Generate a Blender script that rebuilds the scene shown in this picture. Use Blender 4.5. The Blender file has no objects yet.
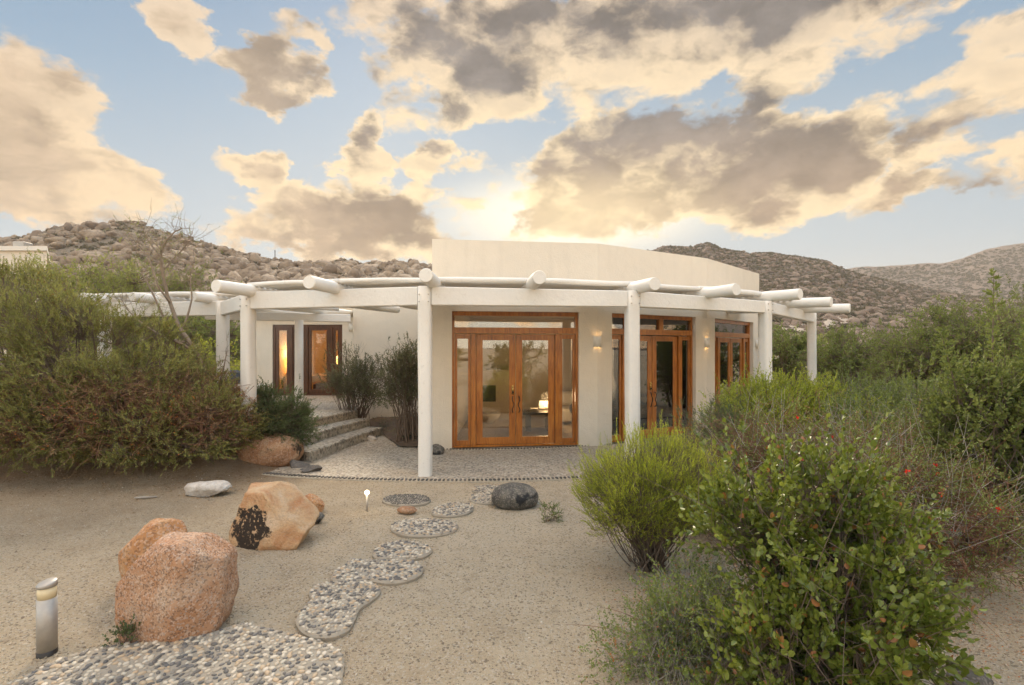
import bpy, math, random
import numpy as np
from mathutils import Vector, Matrix, noise
R = math.radians
rng = np.random.default_rng(7); random.seed(7)
scn = bpy.context.scene; COL = scn.collection
EYE = 1.91; HOR = 350.0; F = 512.0
def at(px, Y, z=None, py=None):
    x = (px-512)/F*Y
    if py is not None: z = EYE+(HOR-py)/F*Y
    return (x, Y, z)
def on(px, py, z=0.0):                       # point of the level z seen at that pixel
    Y = (EYE-z)*F/(py-HOR); return ((px-512)/F*Y, Y, z)

# ------------------------------------------------------------------ tagging
def tag(o, label=None, cat=None, group=None, kind=None):
    if label: o['label'] = label
    if cat: o['category'] = cat
    if group: o['group'] = group
    if kind: o['kind'] = kind
    return o
def thing(name, label, cat, loc=(0,0,0), rz=0, group=None):
    o = bpy.data.objects.new(name, None); COL.objects.link(o)
    o.location = loc; o.rotation_euler = (0,0,rz); o.empty_display_size = .2
    return tag(o, label, cat, group)
def mesh(name, V, Fc, mats, parent=None, smooth=False, mi=None, local=False):
    me = bpy.data.meshes.new(name)
    V = np.asarray(V, dtype=np.float64)
    if isinstance(Fc, np.ndarray):
        n, k = Fc.shape
        me.vertices.add(len(V)); me.vertices.foreach_set('co', V.ravel())
        me.loops.add(n*k); me.loops.foreach_set('vertex_index', Fc.ravel().astype(np.int32))
        me.polygons.add(n); me.polygons.foreach_set('loop_start', (np.arange(n)*k).astype(np.int32))
        me.polygons.foreach_set('loop_total', np.full(n, k, dtype=np.int32))
        me.update(calc_edges=True)
    else:
        me.from_pydata([tuple(v) for v in V], [], [tuple(f) for f in Fc]); me.update()
    if not isinstance(mats, (list, tuple)): mats = [mats]
    for m in mats: me.materials.append(m)
    if mi is not None: me.polygons.foreach_set('material_index', np.asarray(mi, dtype=np.int32))
    if smooth: me.polygons.foreach_set('use_smooth', np.ones(len(me.polygons), dtype=bool))
    o = bpy.data.objects.new(name, me); COL.objects.link(o)
    if parent is not None:
        o.parent = parent
        if not local:                         # geometry given in world space
            M = Matrix.LocRotScale(parent.location, parent.rotation_euler, None)
            if parent.parent: M = Matrix.LocRotScale(parent.parent.location, parent.parent.rotation_euler, None) @ M
            o.matrix_parent_inverse = M.inverted()
    return o

class MB:
    def __init__(s): s.V=[]; s.F=[]; s.mi=[]
    def add(s, V, Fc, m=0):
        b=len(s.V); s.V += [tuple(v) for v in V]; s.F += [tuple(i+b for i in f) for f in Fc]; s.mi += [m]*len(Fc)
    def box(s, x0,x1,y0,y1,z0,z1,m=0,b=0.0):
        if b>0:
            V=[];  # chamfered box: three nested loops
            prof=[(b,0),(0,b),(0,z1-z0-b),(b,z1-z0)]
            for ins,dz in prof:
                V += [(x0+ins,y0+ins,z0+dz),(x1-ins,y0+ins,z0+dz),(x1-ins,y1-ins,z0+dz),(x0+ins,y1-ins,z0+dz)]
            Fc=[(3,2,1,0)]
            for k in range(3):
                for i in range(4):
                    j=(i+1)%4; Fc.append((4*k+i,4*k+j,4*k+4+j,4*k+4+i))
            Fc.append((12,13,14,15)); s.add(V,Fc,m); return
        V=[(x0,y0,z0),(x1,y0,z0),(x1,y1,z0),(x0,y1,z0),(x0,y0,z1),(x1,y0,z1),(x1,y1,z1),(x0,y1,z1)]
        s.add(V,[(3,2,1,0),(4,5,6,7),(0,1,5,4),(1,2,6,5),(2,3,7,6),(3,0,4,7)],m)
    def prism(s, poly, z0, z1, m=0):
        n=len(poly); V=[(p[0],p[1],z0) for p in poly]+[(p[0],p[1],z1) for p in poly]
        s.add(V,[tuple(range(n))[::-1],tuple(range(n,2*n))]+[(i,(i+1)%n,(i+1)%n+n,i+n) for i in range(n)],m)
    def tube(s, pts, rad, n=8, m=0, cap=True, wob=0.0, sq=0.0):
        pts=[Vector(p) for p in pts]; k=len(pts)
        if not isinstance(rad,(list,tuple)): rad=[rad]*k
        V=[]; d0=None
        for i,p in enumerate(pts):
            d=(pts[min(i+1,k-1)]-pts[max(i-1,0)]).normalized()
            if d0 is None:
                u=d.cross(Vector((0,0,1)) if abs(d.z)<.9 else Vector((0,1,0))).normalized()
            else:
                u=(u-d*u.dot(d)).normalized()
            d0=d; w=d.cross(u)
            for j in range(n):
                a=2*math.pi*(j+.5)/n; c,sn=math.cos(a),math.sin(a); r=rad[i]*(1+wob*random.uniform(-1,1))
                if sq: q=(abs(c)**sq+abs(sn)**sq)**(-1/sq); r*=q
                V.append(p+u*(c*r)+w*(sn*r))
        Fc=[(i*n+j,i*n+(j+1)%n,(i+1)*n+(j+1)%n,(i+1)*n+j) for i in range(k-1) for j in range(n)]
        if cap: Fc += [tuple(range(n))[::-1], tuple((k-1)*n+j for j in range(n))]
        s.add(V,Fc,m)
    def beam(s, a, b, w, h, m=0, ch=.012, h1=None):      # a,b: centre line of the underside
        a=Vector(a); b=Vector(b); d=(b-a).normalized(); u=Vector((d.y,-d.x,0)).normalized()*(w/2); up=Vector((0,0,1))
        prof=[(-1,0,1,ch),(-1,0,0,0)]
        loop=[(-1+2*ch/w,0),(1-2*ch/w,0),(1,ch),(1,h-ch),(1-2*ch/w,h),(-1+2*ch/w,h),(-1,h-ch),(-1,ch)]
        k1=(h1 or h)/h; V=[a+u*p+up*q for p,q in loop]+[b+u*p+up*(q*k1) for p,q in loop]
        Fc=[(i,(i+1)%8,(i+1)%8+8,i+8) for i in range(8)]+[tuple(range(8))[::-1],tuple(range(8,16))]
        s.add(V,Fc,m)
    def build(s, name, mats, parent=None, smooth=False, local=False):
        return mesh(name, s.V, s.F, mats, parent, smooth, s.mi, local)

# ------------------------------------------------------------------ materials
class NT:
    def __init__(s, tree): s.t=tree; s.n=tree.nodes; s.l=tree.links
    def new(s, typ, **kw):
        nd=s.n.new(typ)
        for k,v in kw.items():
            if k.startswith('i_'): s.set(nd, k[2:], v)
            else: setattr(nd,k,v)
        return nd
    def set(s, nd, key, v):
        sock = nd.inputs[int(key)] if key.isdigit() else nd.inputs[key.replace('_',' ')]
        if isinstance(v, bpy.types.NodeSocket): s.l.new(v, sock)
        else: sock.default_value=v
    def m(s, op, a, b=0.0, c=0.0, clamp=False):
        nd=s.n.new('ShaderNodeMath'); nd.operation=op; nd.use_clamp=clamp
        for i,v in enumerate((a,b,c)):
            if isinstance(v,bpy.types.NodeSocket): s.l.new(v,nd.inputs[i])
            else: nd.inputs[i].default_value=v
        return nd.outputs[0]
    def mix(s, f, a, b, mode='MIX'):
        nd=s.n.new('ShaderNodeMix'); nd.data_type='RGBA'; nd.blend_type=mode
        for k,v in ((0,f),(6,a),(7,b)):
            if isinstance(v,bpy.types.NodeSocket): s.l.new(v,nd.inputs[k])
            else: nd.inputs[k].default_value = v if k==0 else (*v[:3],1)
        return nd.outputs[2]
    def noise(s, vec, scale, detail=4, rough=.55, dist=0.0):
        nd=s.n.new('ShaderNodeTexNoise'); nd.inputs['Scale'].default_value=scale; nd.inputs['Detail'].default_value=detail
        nd.inputs['Roughness'].default_value=rough; nd.inputs['Distortion'].default_value=dist
        if vec is not None: s.l.new(vec,nd.inputs['Vector'])
        return nd
    def ramp(s, fac, stops, interp='LINEAR'):
        nd=s.n.new('ShaderNodeValToRGB'); cr=nd.color_ramp; cr.interpolation=interp
        while len(cr.elements)<len(stops): cr.elements.new(.5)
        for e,(p,c) in zip(cr.elements,stops):
            e.position=p; e.color=(*c,1) if len(c)==3 else c
        s.l.new(fac,nd.inputs[0]); return nd.outputs[0]
    def mr(s, v, a, b, c=0.0, d=1.0, smooth=False):
        nd=s.n.new('ShaderNodeMapRange')
        if smooth: nd.interpolation_type='SMOOTHSTEP'
        s.l.new(v,nd.inputs[0])
        for i,x in enumerate((a,b,c,d)): nd.inputs[i+1].default_value=x
        return nd.outputs[0]
def newmat(name):
    m=bpy.data.materials.new(name); m.use_nodes=True; nt=NT(m.node_tree); nt.n.clear()
    out=nt.new('ShaderNodeOutputMaterial'); p=nt.new('ShaderNodeBsdfPrincipled'); nt.l.new(p.outputs[0],out.inputs[0])
    tc=nt.new('ShaderNodeTexCoord'); geo=nt.new('ShaderNodeNewGeometry')
    return m,nt,p,out,tc.outputs['Object'],geo
def bump(nt,p,h,dist,strength=1.0,prev=None):
    b=nt.new('ShaderNodeBump'); b.inputs['Distance'].default_value=dist; b.inputs['Strength'].default_value=strength
    nt.l.new(h,b.inputs['Height'])
    if prev is not None: nt.l.new(prev,b.inputs['Normal'])
    if p is not None: nt.l.new(b.outputs[0],p.inputs['Normal'])
    return b.outputs[0]

def mat_plain(name,c,rough=.6,metal=0.0,var=.12,scale=6,bmp=0.0,spec=.5):
    m,nt,p,out,oc,geo=newmat(name)
    n=nt.noise(oc,scale,6)
    col=nt.mix(n.outputs[0],tuple(x*(1-var) for x in c),tuple(min(1,x*(1+var)) for x in c))
    nt.set(p,'Base_Color',col); nt.set(p,'Roughness',rough); nt.set(p,'Metallic',metal); nt.set(p,'Specular_IOR_Level',spec)
    if bmp: bump(nt,p,nt.noise(oc,scale*12,4).outputs[0],bmp)
    return m
def mat_stucco(name,c):
    m,nt,p,out,oc,geo=newmat(name)
    n=nt.noise(oc,.9,5); n2=nt.noise(oc,7,5)
    sp=nt.new('ShaderNodeSeparateXYZ'); nt.l.new(oc,sp.inputs[0])
    mp=nt.new('ShaderNodeMapping'); nt.l.new(oc,mp.inputs[0]); mp.inputs['Scale'].default_value=(5,5,.5)
    st=nt.noise(mp.outputs[0],1.0,6,.65)
    low=nt.mr(nt.m('ADD',sp.outputs[2],nt.m('MULTIPLY',n2.outputs[0],.25)),.05,.5,1,0)
    f=nt.m('ADD',nt.m('MULTIPLY',n.outputs[0],.6),nt.m('MULTIPLY',n2.outputs[0],.4))
    col=nt.mix(f,tuple(x*.88 for x in c),tuple(min(1,x*1.08) for x in c))
    col=nt.mix(nt.m('MULTIPLY',nt.mr(st.outputs[0],.52,.72),.2),col,tuple(x*.72 for x in c))
    col=nt.mix(nt.m('MULTIPLY',low,.35),col,(.36,.29,.2))
    nt.set(p,'Base_Color',col); nt.set(p,'Roughness',.85); nt.set(p,'Specular_IOR_Level',.2)
    h=nt.m('ADD',nt.noise(oc,45,3).outputs[0],nt.m('MULTIPLY',nt.noise(oc,3,3).outputs[0],2.5))
    bump(nt,p,h,.008,.7)
    return m
def mat_whitewood(name,c):
    m,nt,p,out,oc,geo=newmat(name)
    n=nt.noise(oc,1.5,5); n2=nt.noise(oc,22,6,.7,.6)
    col=nt.mix(n.outputs[0],tuple(x*.84 for x in c),tuple(min(1,x*1.06) for x in c))
    col=nt.mix(nt.m('MULTIPLY',nt.mr(n2.outputs[0],.58,.7),.3),col,(.40,.33,.25))
    nt.set(p,'Base_Color',col); nt.set(p,'Roughness',.6); nt.set(p,'Specular_IOR_Level',.3)
    bump(nt,p,nt.m('ADD',nt.noise(oc,14,5).outputs[0],nt.m('MULTIPLY',n2.outputs[0],.5)),.01,.6)
    return m
def mat_wood(name,c1,c2,c3):
    m,nt,p,out,oc,geo=newmat(name)
    mp=nt.new('ShaderNodeMapping'); nt.l.new(oc,mp.inputs[0]); mp.inputs['Scale'].default_value=(22,22,1.6)
    n=nt.noise(mp.outputs[0],1.3,7,.65,1.2); n2=nt.noise(oc,2.2,3)
    f=nt.m('ADD',nt.m('MULTIPLY',n.outputs[0],.7),nt.m('MULTIPLY',n2.outputs[0],.3))
    col=nt.ramp(f,[(.3,c1),(.5,c2),(.7,c3)])
    nt.set(p,'Base_Color',col); nt.set(p,'Roughness',.32); nt.set(p,'Coat_Weight',.3); nt.set(p,'Coat_Roughness',.15)
    bump(nt,p,n.outputs[0],.002,.5)
    return m
def mat_glass(name,tint=(.86,.86,.82),refl=.11):
    m,nt,p,out,oc,geo=newmat(name); nt.n.remove(p)
    tr=nt.new('ShaderNodeBsdfTransparent'); tr.inputs[0].default_value=(*tint,1)
    gl=nt.new('ShaderNodeBsdfGlossy'); gl.inputs['Roughness'].default_value=.01; gl.inputs['Color'].default_value=(.95,.95,.95,1)
    fr=nt.new('ShaderNodeFresnel'); fr.inputs[0].default_value=1.5
    wav=nt.noise(oc,1.1,2); bn=bump(nt,None,wav.outputs[0],.0025,.5); nt.l.new(bn,gl.inputs['Normal'])
    f=nt.m('ADD',fr.outputs[0],refl,clamp=True)
    mx=nt.new('ShaderNodeMixShader'); nt.l.new(f,mx.inputs[0]); nt.l.new(tr.outputs[0],mx.inputs[1]); nt.l.new(gl.outputs[0],mx.inputs[2])
    nt.l.new(mx.outputs[0],out.inputs[0]); return m
def mat_emit(name,c,s):
    m,nt,p,out,oc,geo=newmat(name)
    n=nt.noise(oc,9,2); nt.set(p,'Base_Color',(*c,1)); nt.set(p,'Emission_Color',(*c,1)); nt.set(p,'Emission_Strength',nt.mr(n.outputs[0],0,1,s*.8,s*1.2)); return m
def mat_leaf(name,cols,rough=.5,trans=.3,patch=1.3,spec=.35,dry=None,dryamt=.1):
    """cols: three colours; per-leaf random plus patches of new and old growth"""
    m,nt,p,out,oc,geo=newmat(name)
    n=nt.noise(oc,patch,3)
    f=nt.m('ADD',nt.m('MULTIPLY',geo.outputs['Random Per Island'],.55),nt.mr(n.outputs[0],.3,.7,0,.45))
    col=nt.ramp(f,[(.05,cols[0]),(.45,cols[1]),(.95,cols[2])])
    if dry:
        w=nt.new('ShaderNodeTexWhiteNoise'); w.noise_dimensions='1D'; nt.l.new(geo.outputs['Random Per Island'],w.inputs['W'])
        d=nt.m('LESS_THAN',w.outputs[0],dryamt)
        col=nt.mix(d,col,dry)
    nt.set(p,'Base_Color',col); nt.set(p,'Roughness',rough); nt.set(p,'Specular_IOR_Level',spec)
    tl=nt.new('ShaderNodeBsdfTranslucent'); nt.l.new(nt.mix(.5,col,(cols[2][0]*1.4,cols[2][1]*1.5,cols[2][2])),tl.inputs[0])
    mx=nt.new('ShaderNodeMixShader'); mx.inputs[0].default_value=trans
    nt.l.new(p.outputs[0],mx.inputs[1]); nt.l.new(tl.outputs[0],mx.inputs[2]); nt.l.new(mx.outputs[0],out.inputs[0])
    return m
def mat_pebble(name,cols,rough=.6):
    m,nt,p,out,oc,geo=newmat(name)
    col=nt.ramp(geo.outputs['Random Per Island'],[(i/len(cols),c) for i,c in enumerate(cols)],'CONSTANT')
    n=nt.noise(oc,60,4); col=nt.mix(nt.m('MULTIPLY',n.outputs[0],.22),col,(.25,.21,.16),'MIX')
    nt.set(p,'Base_Color',col); nt.set(p,'Roughness',rough)
    return m
def mat_aggregate(name,base,scale=26,dark=(.10,.09,.08),amt=.5):
    """exposed pebbles set in mortar"""
    m,nt,p,out,oc,geo=newmat(name)
    d=nt.noise(oc,9,2); ad=nt.new('ShaderNodeVectorMath',operation='MULTIPLY_ADD'); nt.l.new(d.outputs['Color'],ad.inputs[0]); ad.inputs[1].default_value=(.03,.03,.03); nt.l.new(oc,ad.inputs[2])
    v=nt.new('ShaderNodeTexVoronoi'); v.inputs['Scale'].default_value=scale; nt.l.new(ad.outputs[0],v.inputs['Vector'])
    sc=nt.new('ShaderNodeSeparateColor'); nt.l.new(v.outputs['Color'],sc.inputs[0])
    peb=nt.ramp(sc.outputs[0],[(0,dark),(.18,(.2,.17,.14)),(.36,(.42,.37,.3)),(.55,(.30,.26,.21)),(.7,(.52,.47,.4)),(.88,(.17,.16,.15))],'CONSTANT')
    inside=nt.mr(v.outputs['Distance'],.62,.42,0,1,True)
    big=nt.noise(oc,1.1,4)
    b2=nt.mix(big.outputs[0],tuple(x*.8 for x in base),tuple(x*1.15 for x in base))
    col=nt.mix(nt.m('MULTIPLY',inside,amt),b2,peb)
    col=nt.mix(nt.m('MULTIPLY',nt.mr(nt.noise(oc,.7,5).outputs[0],.52,.72),.35),col,(.42,.33,.22))
    nt.set(p,'Base_Color',col); nt.set(p,'Roughness',.75)
    bump(nt,p,nt.m('ADD',nt.mr(v.outputs['Distance'],.7,.1),nt.m('MULTIPLY',nt.noise(oc,90,2).outputs[0],.3)),.012,.9)
    return m
def mat_rock(name,c1,c2,c3,speck=.3,scale=3.0,stain=None,fine=70,patch=None):
    m,nt,p,out,oc,geo=newmat(name)
    n=nt.noise(oc,scale,8,.62,.4); n2=nt.noise(oc,fine,5,.75); v=nt.new('ShaderNodeTexVoronoi'); v.inputs['Scale'].default_value=fine*1.2; nt.l.new(oc,v.inputs['Vector'])
    col=nt.ramp(n.outputs[0],[(.3,c1),(.5,c2),(.68,c3)])
    sc=nt.new('ShaderNodeSeparateColor'); nt.l.new(v.outputs['Color'],sc.inputs[0])
    col=nt.mix(nt.m('MULTIPLY',nt.mr(sc.outputs[0],.7,.75),speck),col,(.07,.055,.05))
    col=nt.mix(nt.m('MULTIPLY',nt.mr(sc.outputs[1],.72,.78),speck*.8),col,(.68,.58,.5))
    if stain:
        ns=nt.noise(oc,stain[0],6,.6,.3); col=nt.mix(nt.mr(ns.outputs[0],stain[1],stain[1]+.05),col,stain[2])
    if patch:
        ns=nt.noise(oc,9,5,.65); ma=nt.new('ShaderNodeVectorMath',operation='MULTIPLY_ADD'); nt.l.new(ns.outputs['Color'],ma.inputs[0]); ma.inputs[1].default_value=(.42,.42,.42); nt.l.new(oc,ma.inputs[2])
        dd=nt.new('ShaderNodeVectorMath',operation='DISTANCE'); nt.l.new(ma.outputs[0],dd.inputs[0]); dd.inputs[1].default_value=tuple(q+.21 for q in patch[0])
        col=nt.mix(nt.m('MULTIPLY',nt.mr(dd.outputs['Value'],patch[1],patch[1]-.03),nt.mr(nt.noise(oc,26,5,.6).outputs[0],.36,.44)),col,nt.mix(n2.outputs[0],(.012,.010,.009),(.07,.05,.035)))
    nt.set(p,'Base_Color',col); nt.set(p,'Roughness',.82); nt.set(p,'Specular_IOR_Level',.25)
    h=nt.m('ADD',nt.m('MULTIPLY',n.outputs[0],2.0),nt.m('ADD',n2.outputs[0],nt.m('MULTIPLY',nt.noise(oc,scale*5,5).outputs[0],1.2)))
    bump(nt,p,h,.02,.8)
    return m

M={}
M['stucco']=mat_stucco('cream_stucco',(.72,.645,.53))
M['white_wood']=mat_whitewood('painted_white_log',(.79,.755,.69))
M['wood']=mat_wood('varnished_orange_wood',(.10,.028,.006),(.38,.125,.018),(.56,.23,.04))
M['dark_wood']=mat_wood('dark_varnished_wood',(.03,.010,.004),(.085,.030,.010),(.16,.06,.02))
M['glass']=mat_glass('window_glass')
M['glass_dim']=mat_glass('window_glass_clear',(.93,.92,.9),.03)
M['brass']=mat_plain('brass',(.6,.38,.12),.3,1.0)
M['iron']=mat_plain('dark_iron',(.04,.035,.03),.45,.6)
M['steel']=mat_plain('brushed_steel',(.40,.37,.33),.5,.45,.2,26)
M['mortar']=mat_plain('mortar',(.30,.26,.20),.9,0,.3,9,.004)
M['agg']=mat_aggregate('pebble_terrace',(.40,.345,.265),25,amt=.8)
M['agg_step']=mat_aggregate('pebble_steps',(.33,.31,.26),17,amt=.8)
M['pebbles']=mat_pebble('river_pebbles',[(.46,.39,.29),(.13,.12,.11),(.55,.48,.37),(.10,.09,.08),(.40,.30,.19),(.24,.21,.17),(.54,.47,.37),(.09,.09,.09),(.44,.32,.20),(.34,.29,.22),(.50,.44,.34),(.08,.075,.07)])
M['pebbles_dark']=mat_pebble('dark_border_pebbles',[(.035,.035,.03),(.06,.055,.05),(.10,.09,.08),(.045,.04,.035)])
M['gravel']=mat_pebble('loose_gravel',[(.50,.42,.31),(.38,.31,.22),(.60,.52,.41),(.44,.36,.26),(.26,.20,.14),(.56,.49,.39)],.85)
M['pink_granite']=mat_rock('pink_granite',(.40,.18,.075),(.50,.29,.17),(.56,.41,.29),.5,3.2,None,85)
M['orange_granite']=mat_rock('orange_granite',(.34,.13,.045),(.52,.27,.12),(.58,.40,.24),.35,4.0,None,60)
M['charred_rock']=mat_rock('orange_rock_black_patina',(.42,.17,.06),(.58,.38,.21),(.64,.50,.35),.12,3.0,None,60,patch=((-.20,-.30,-.05),.27))
M['brown_rock']=mat_rock('brown_boulder',(.2,.1,.05),(.36,.2,.11),(.44,.3,.18),.2,2.6,(3.0,.62,(.06,.045,.035)),50)
M['dark_rock']=mat_rock('dark_lichen_rock',(.06,.055,.05),(.12,.11,.09),(.22,.19,.15),.2,5,(3.0,.56,(.03,.03,.03)),60)
M['white_rock']=mat_rock('pale_rock',(.42,.36,.3),(.56,.51,.45),(.66,.63,.58),.1,6,None,50)
M['slate']=mat_rock('dark_flagstone',(.07,.065,.06),(.13,.12,.11),(.18,.165,.15),.1,6,None,40)
M['bark']=mat_plain('brown_bark',(.15,.11,.08),.9,0,.35,14,.004)
M['bark_grey']=mat_plain('grey_twig_bark',(.30,.27,.23),.9,0,.3,14,.003)
M['bark_red']=mat_plain('red_brown_twigs',(.18,.085,.05),.9,0,.4,8,.002)
M['interior']=mat_plain('interior_plaster',(.62,.54,.42),.9,0,.05,2)
M['interior_floor']=mat_plain('interior_carpet',(.42,.34,.25),.95,0,.12,30)
M['warm_wall']=mat_plain('ochre_bedroom_wall',(.66,.47,.27),.9,0,.08,2)
M['linen']=mat_plain('cream_linen',(.62,.56,.47),.95,0,.08,12,.004)
M['black']=mat_plain('black_lacquer_and_firebox',(.02,.018,.016),.4,0,.2,5)
M['charcoal']=mat_plain('charcoal_cushion',(.07,.08,.1),.9,0,.15,20,.003)
M['plaster_white']=mat_plain('white_plaster',(.72,.68,.6),.8,0,.06,8,.002)

# ------------------------------------------------------------------ value noise for numpy
def vnoise(P, scale, seed=0):
    P=np.asarray(P)*scale; I=np.floor(P).astype(np.int64); f=P-I; f=f*f*(3-2*f)
    def h(i):
        n=(i[...,0]*374761393+i[...,1]*668265263+i[...,2]*2147483647+seed*974634777)&0xffffffff
        n=((n^(n>>13))*1274126177)&0xffffffff; n=(n^(n>>16))&0xffffffff
        return n/4294967295.0
    r=0
    for a in (0,1):
        for b in (0,1):
            for c in (0,1):
                w=(f[...,0] if a else 1-f[...,0])*(f[...,1] if b else 1-f[...,1])*(f[...,2] if c else 1-f[...,2])
                r=r+w*h(I+np.array([a,b,c]))
    return r
def fbm(P,scale,oct=4,seed=0,g=.5):
    r=0; a=1; t=0
    for k in range(oct): r=r+a*vnoise(P,scale*2**k,seed+k*17); t+=a; a*=g
    return r/t

# ------------------------------------------------------------------ ground
def sstep(a,b,x): t=np.clip((x-a)/(b-a),0,1); return t*t*(3-2*t)
def gheight(x,y):
    x=np.asarray(x,float); y=np.asarray(y,float); P=np.stack([x,y,x*0],-1)
    h=-.012+(fbm(P,.55,3,3)-.5)*.09*sstep(10.5,12.0,np.hypot(x+.9,y-17.8))*(.35+.65*sstep(.2,1.2,np.abs(x+1.0+(6-y)*.25))) + (fbm(P,2.6,3,9)-.5)*.014 + (fbm(P,4.5,2,15)-.5)*.030*sstep(10.4,10.9,np.hypot(x+.9,y-17.8))*sstep(16,9,np.hypot(x,y))
    near=sstep(7.0,9.6,y)*sstep(-3.6,-5.0,x)
    h=h+near*.46
    # inside the house and under the paving: kept below
    r=np.hypot(x+.9,y-17.8)
    h=np.where((r<10.31)&(y<19)&(x>-3.3),-.12,h)
    h=np.where((x<-3.0)&(x>-8.6)&(y>9.3)&(y<22)&(r<10.6), np.minimum(h,.2), h)
    # open desert, slowly rolling, rising a little away from the house
    far=sstep(18,60,np.hypot(x,y-8))
    h=h+far*(fbm(P,.03,4,21)-.45)*2.2+sstep(40,140,np.hypot(x,y))*1.5
    return h
def axis(lo,hi,c0,c1,fine,grow=1.12):
    a=[c0]; s=fine
    while a[-1]<c1: a.append(a[-1]+fine)
    b=a[-1]; s=fine
    while b<hi: s*=grow; b+=s; a.append(b)
    b=c0; s=fine
    while b>lo: s*=grow; b-=s; a.insert(0,b)
    return np.array(a)
xs=axis(-2200,2200,-9,7,.07); ys=axis(-1200,2600,1.2,10.5,.07)
GX,GY=np.meshgrid(xs,ys); GZ=gheight(GX,GY)
nx,ny=len(xs),len(ys); idx=np.arange(nx*ny).reshape(ny,nx)
Fq=np.stack([idx[:-1,:-1],idx[:-1,1:],idx[1:,1:],idx[1:,:-1]],-1).reshape(-1,4)
def mat_ground():
    m,nt,p,out,oc,geo=newmat('desert_sand')
    big=nt.noise(oc,.35,5); mid=nt.noise(oc,2.4,6,.6); fine=nt.noise(oc,95,4,.8)
    v=nt.new('ShaderNodeTexVoronoi'); v.inputs['Scale'].default_value=75; nt.l.new(oc,v.inputs['Vector'])
    sc=nt.new('ShaderNodeSeparateColor'); nt.l.new(v.outputs['Color'],sc.inputs[0])
    f=nt.m('ADD',nt.m('MULTIPLY',big.outputs[0],.5),nt.m('MULTIPLY',mid.outputs[0],.5))
    col=nt.ramp(f,[(.3,(.43,.325,.205)),(.5,(.58,.465,.315)),(.68,(.66,.55,.395))])
    col=nt.mix(nt.mr(fine.outputs[0],.35,.7,0,.55),col,(.64,.55,.42))
    col=nt.mix(nt.m('MULTIPLY',nt.mr(sc.outputs[0],.86,.9),.6),col,(.13,.10,.075))
    col=nt.mix(nt.m('MULTIPLY',nt.mr(sc.outputs[1],.82,.86),.6),col,(.68,.61,.5))
    col=nt.mix(nt.m('MULTIPLY',nt.mr(nt.noise(oc,7,6,.7).outputs[0],.56,.7),.4),col,(.24,.17,.11))
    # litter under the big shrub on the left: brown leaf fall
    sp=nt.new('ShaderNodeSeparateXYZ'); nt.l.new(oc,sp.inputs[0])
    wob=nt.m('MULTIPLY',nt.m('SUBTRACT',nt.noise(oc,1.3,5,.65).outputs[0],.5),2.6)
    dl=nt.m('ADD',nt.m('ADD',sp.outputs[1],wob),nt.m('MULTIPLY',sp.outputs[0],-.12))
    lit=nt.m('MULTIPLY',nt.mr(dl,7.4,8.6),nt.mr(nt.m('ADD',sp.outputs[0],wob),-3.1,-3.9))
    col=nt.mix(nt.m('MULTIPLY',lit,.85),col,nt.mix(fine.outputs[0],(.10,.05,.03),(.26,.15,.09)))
    # browner earth left
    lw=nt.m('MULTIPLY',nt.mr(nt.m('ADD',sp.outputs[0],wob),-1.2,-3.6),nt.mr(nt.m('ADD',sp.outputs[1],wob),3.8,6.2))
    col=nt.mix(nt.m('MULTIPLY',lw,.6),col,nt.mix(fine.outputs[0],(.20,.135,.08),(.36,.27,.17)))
    # scrubby desert floor far away
    fr=nt.mr(nt.m('ADD',sp.outputs[1],nt.m('MULTIPLY',wob,3)),22,40)
    sn=nt.noise(oc,.45,6,.7)
    col=nt.mix(nt.m('MULTIPLY',fr,nt.mr(sn.outputs[0],.42,.56)),col,(.13,.125,.07))
    nt.set(p,'Base_Color',col); nt.set(p,'Roughness',.95); nt.set(p,'Specular_IOR_Level',.15)
    h=nt.m('ADD',nt.m('MULTIPLY',fine.outputs[0],1.6),nt.m('ADD',nt.mr(v.outputs['Distance'],.6,.0),nt.m('MULTIPLY',nt.noise(oc,14,6,.7).outputs[0],3)))
    bump(nt,p,h,.016,1.0)
    return m
M['ground']=mat_ground()
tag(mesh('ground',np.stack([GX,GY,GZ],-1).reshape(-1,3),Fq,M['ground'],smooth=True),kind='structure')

# ------------------------------------------------------------------ ico primitives
import bmesh
def ico(sub):
    bm=bmesh.new(); bmesh.ops.create_icosphere(bm,subdivisions=sub,radius=1)
    V=np.array([v.co[:] for v in bm.verts]); Fc=np.array([[v.index for v in f.verts] for f in bm.faces]); bm.free(); return V,Fc
ICO={k:ico(k) for k in (1,2,3,5)}
def rot_rand(n,zonly=False):
    if zonly:
        a=rng.uniform(0,2*np.pi,n); c,s=np.cos(a),np.sin(a); Z=np.zeros(n); O=np.ones(n)
        return np.stack([np.stack([c,-s,Z],-1),np.stack([s,c,Z],-1),np.stack([Z,Z,O],-1)],-2)
    q=rng.normal(size=(n,4)); q/=np.linalg.norm(q,axis=1)[:,None]; w,x,y,z=q.T
    return np.stack([np.stack([1-2*(y*y+z*z),2*(x*y-z*w),2*(x*z+y*w)],-1),np.stack([2*(x*y+z*w),1-2*(x*x+z*z),2*(y*z-x*w)],-1),np.stack([2*(x*z-y*w),2*(y*z+x*w),1-2*(x*x+y*y)],-1)],-2)
def cutsphere(V,nplanes,seed,dmin=.55,dmax=.85):
    r=np.random.default_rng(seed); V=V.copy()
    for k in range(nplanes):
        n=r.normal(size=3); n/=np.linalg.norm(n); d=r.uniform(dmin,dmax)
        s=V@n; over=np.maximum(s-d,0); V=V-over[:,None]*n*.96
    return V
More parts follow.
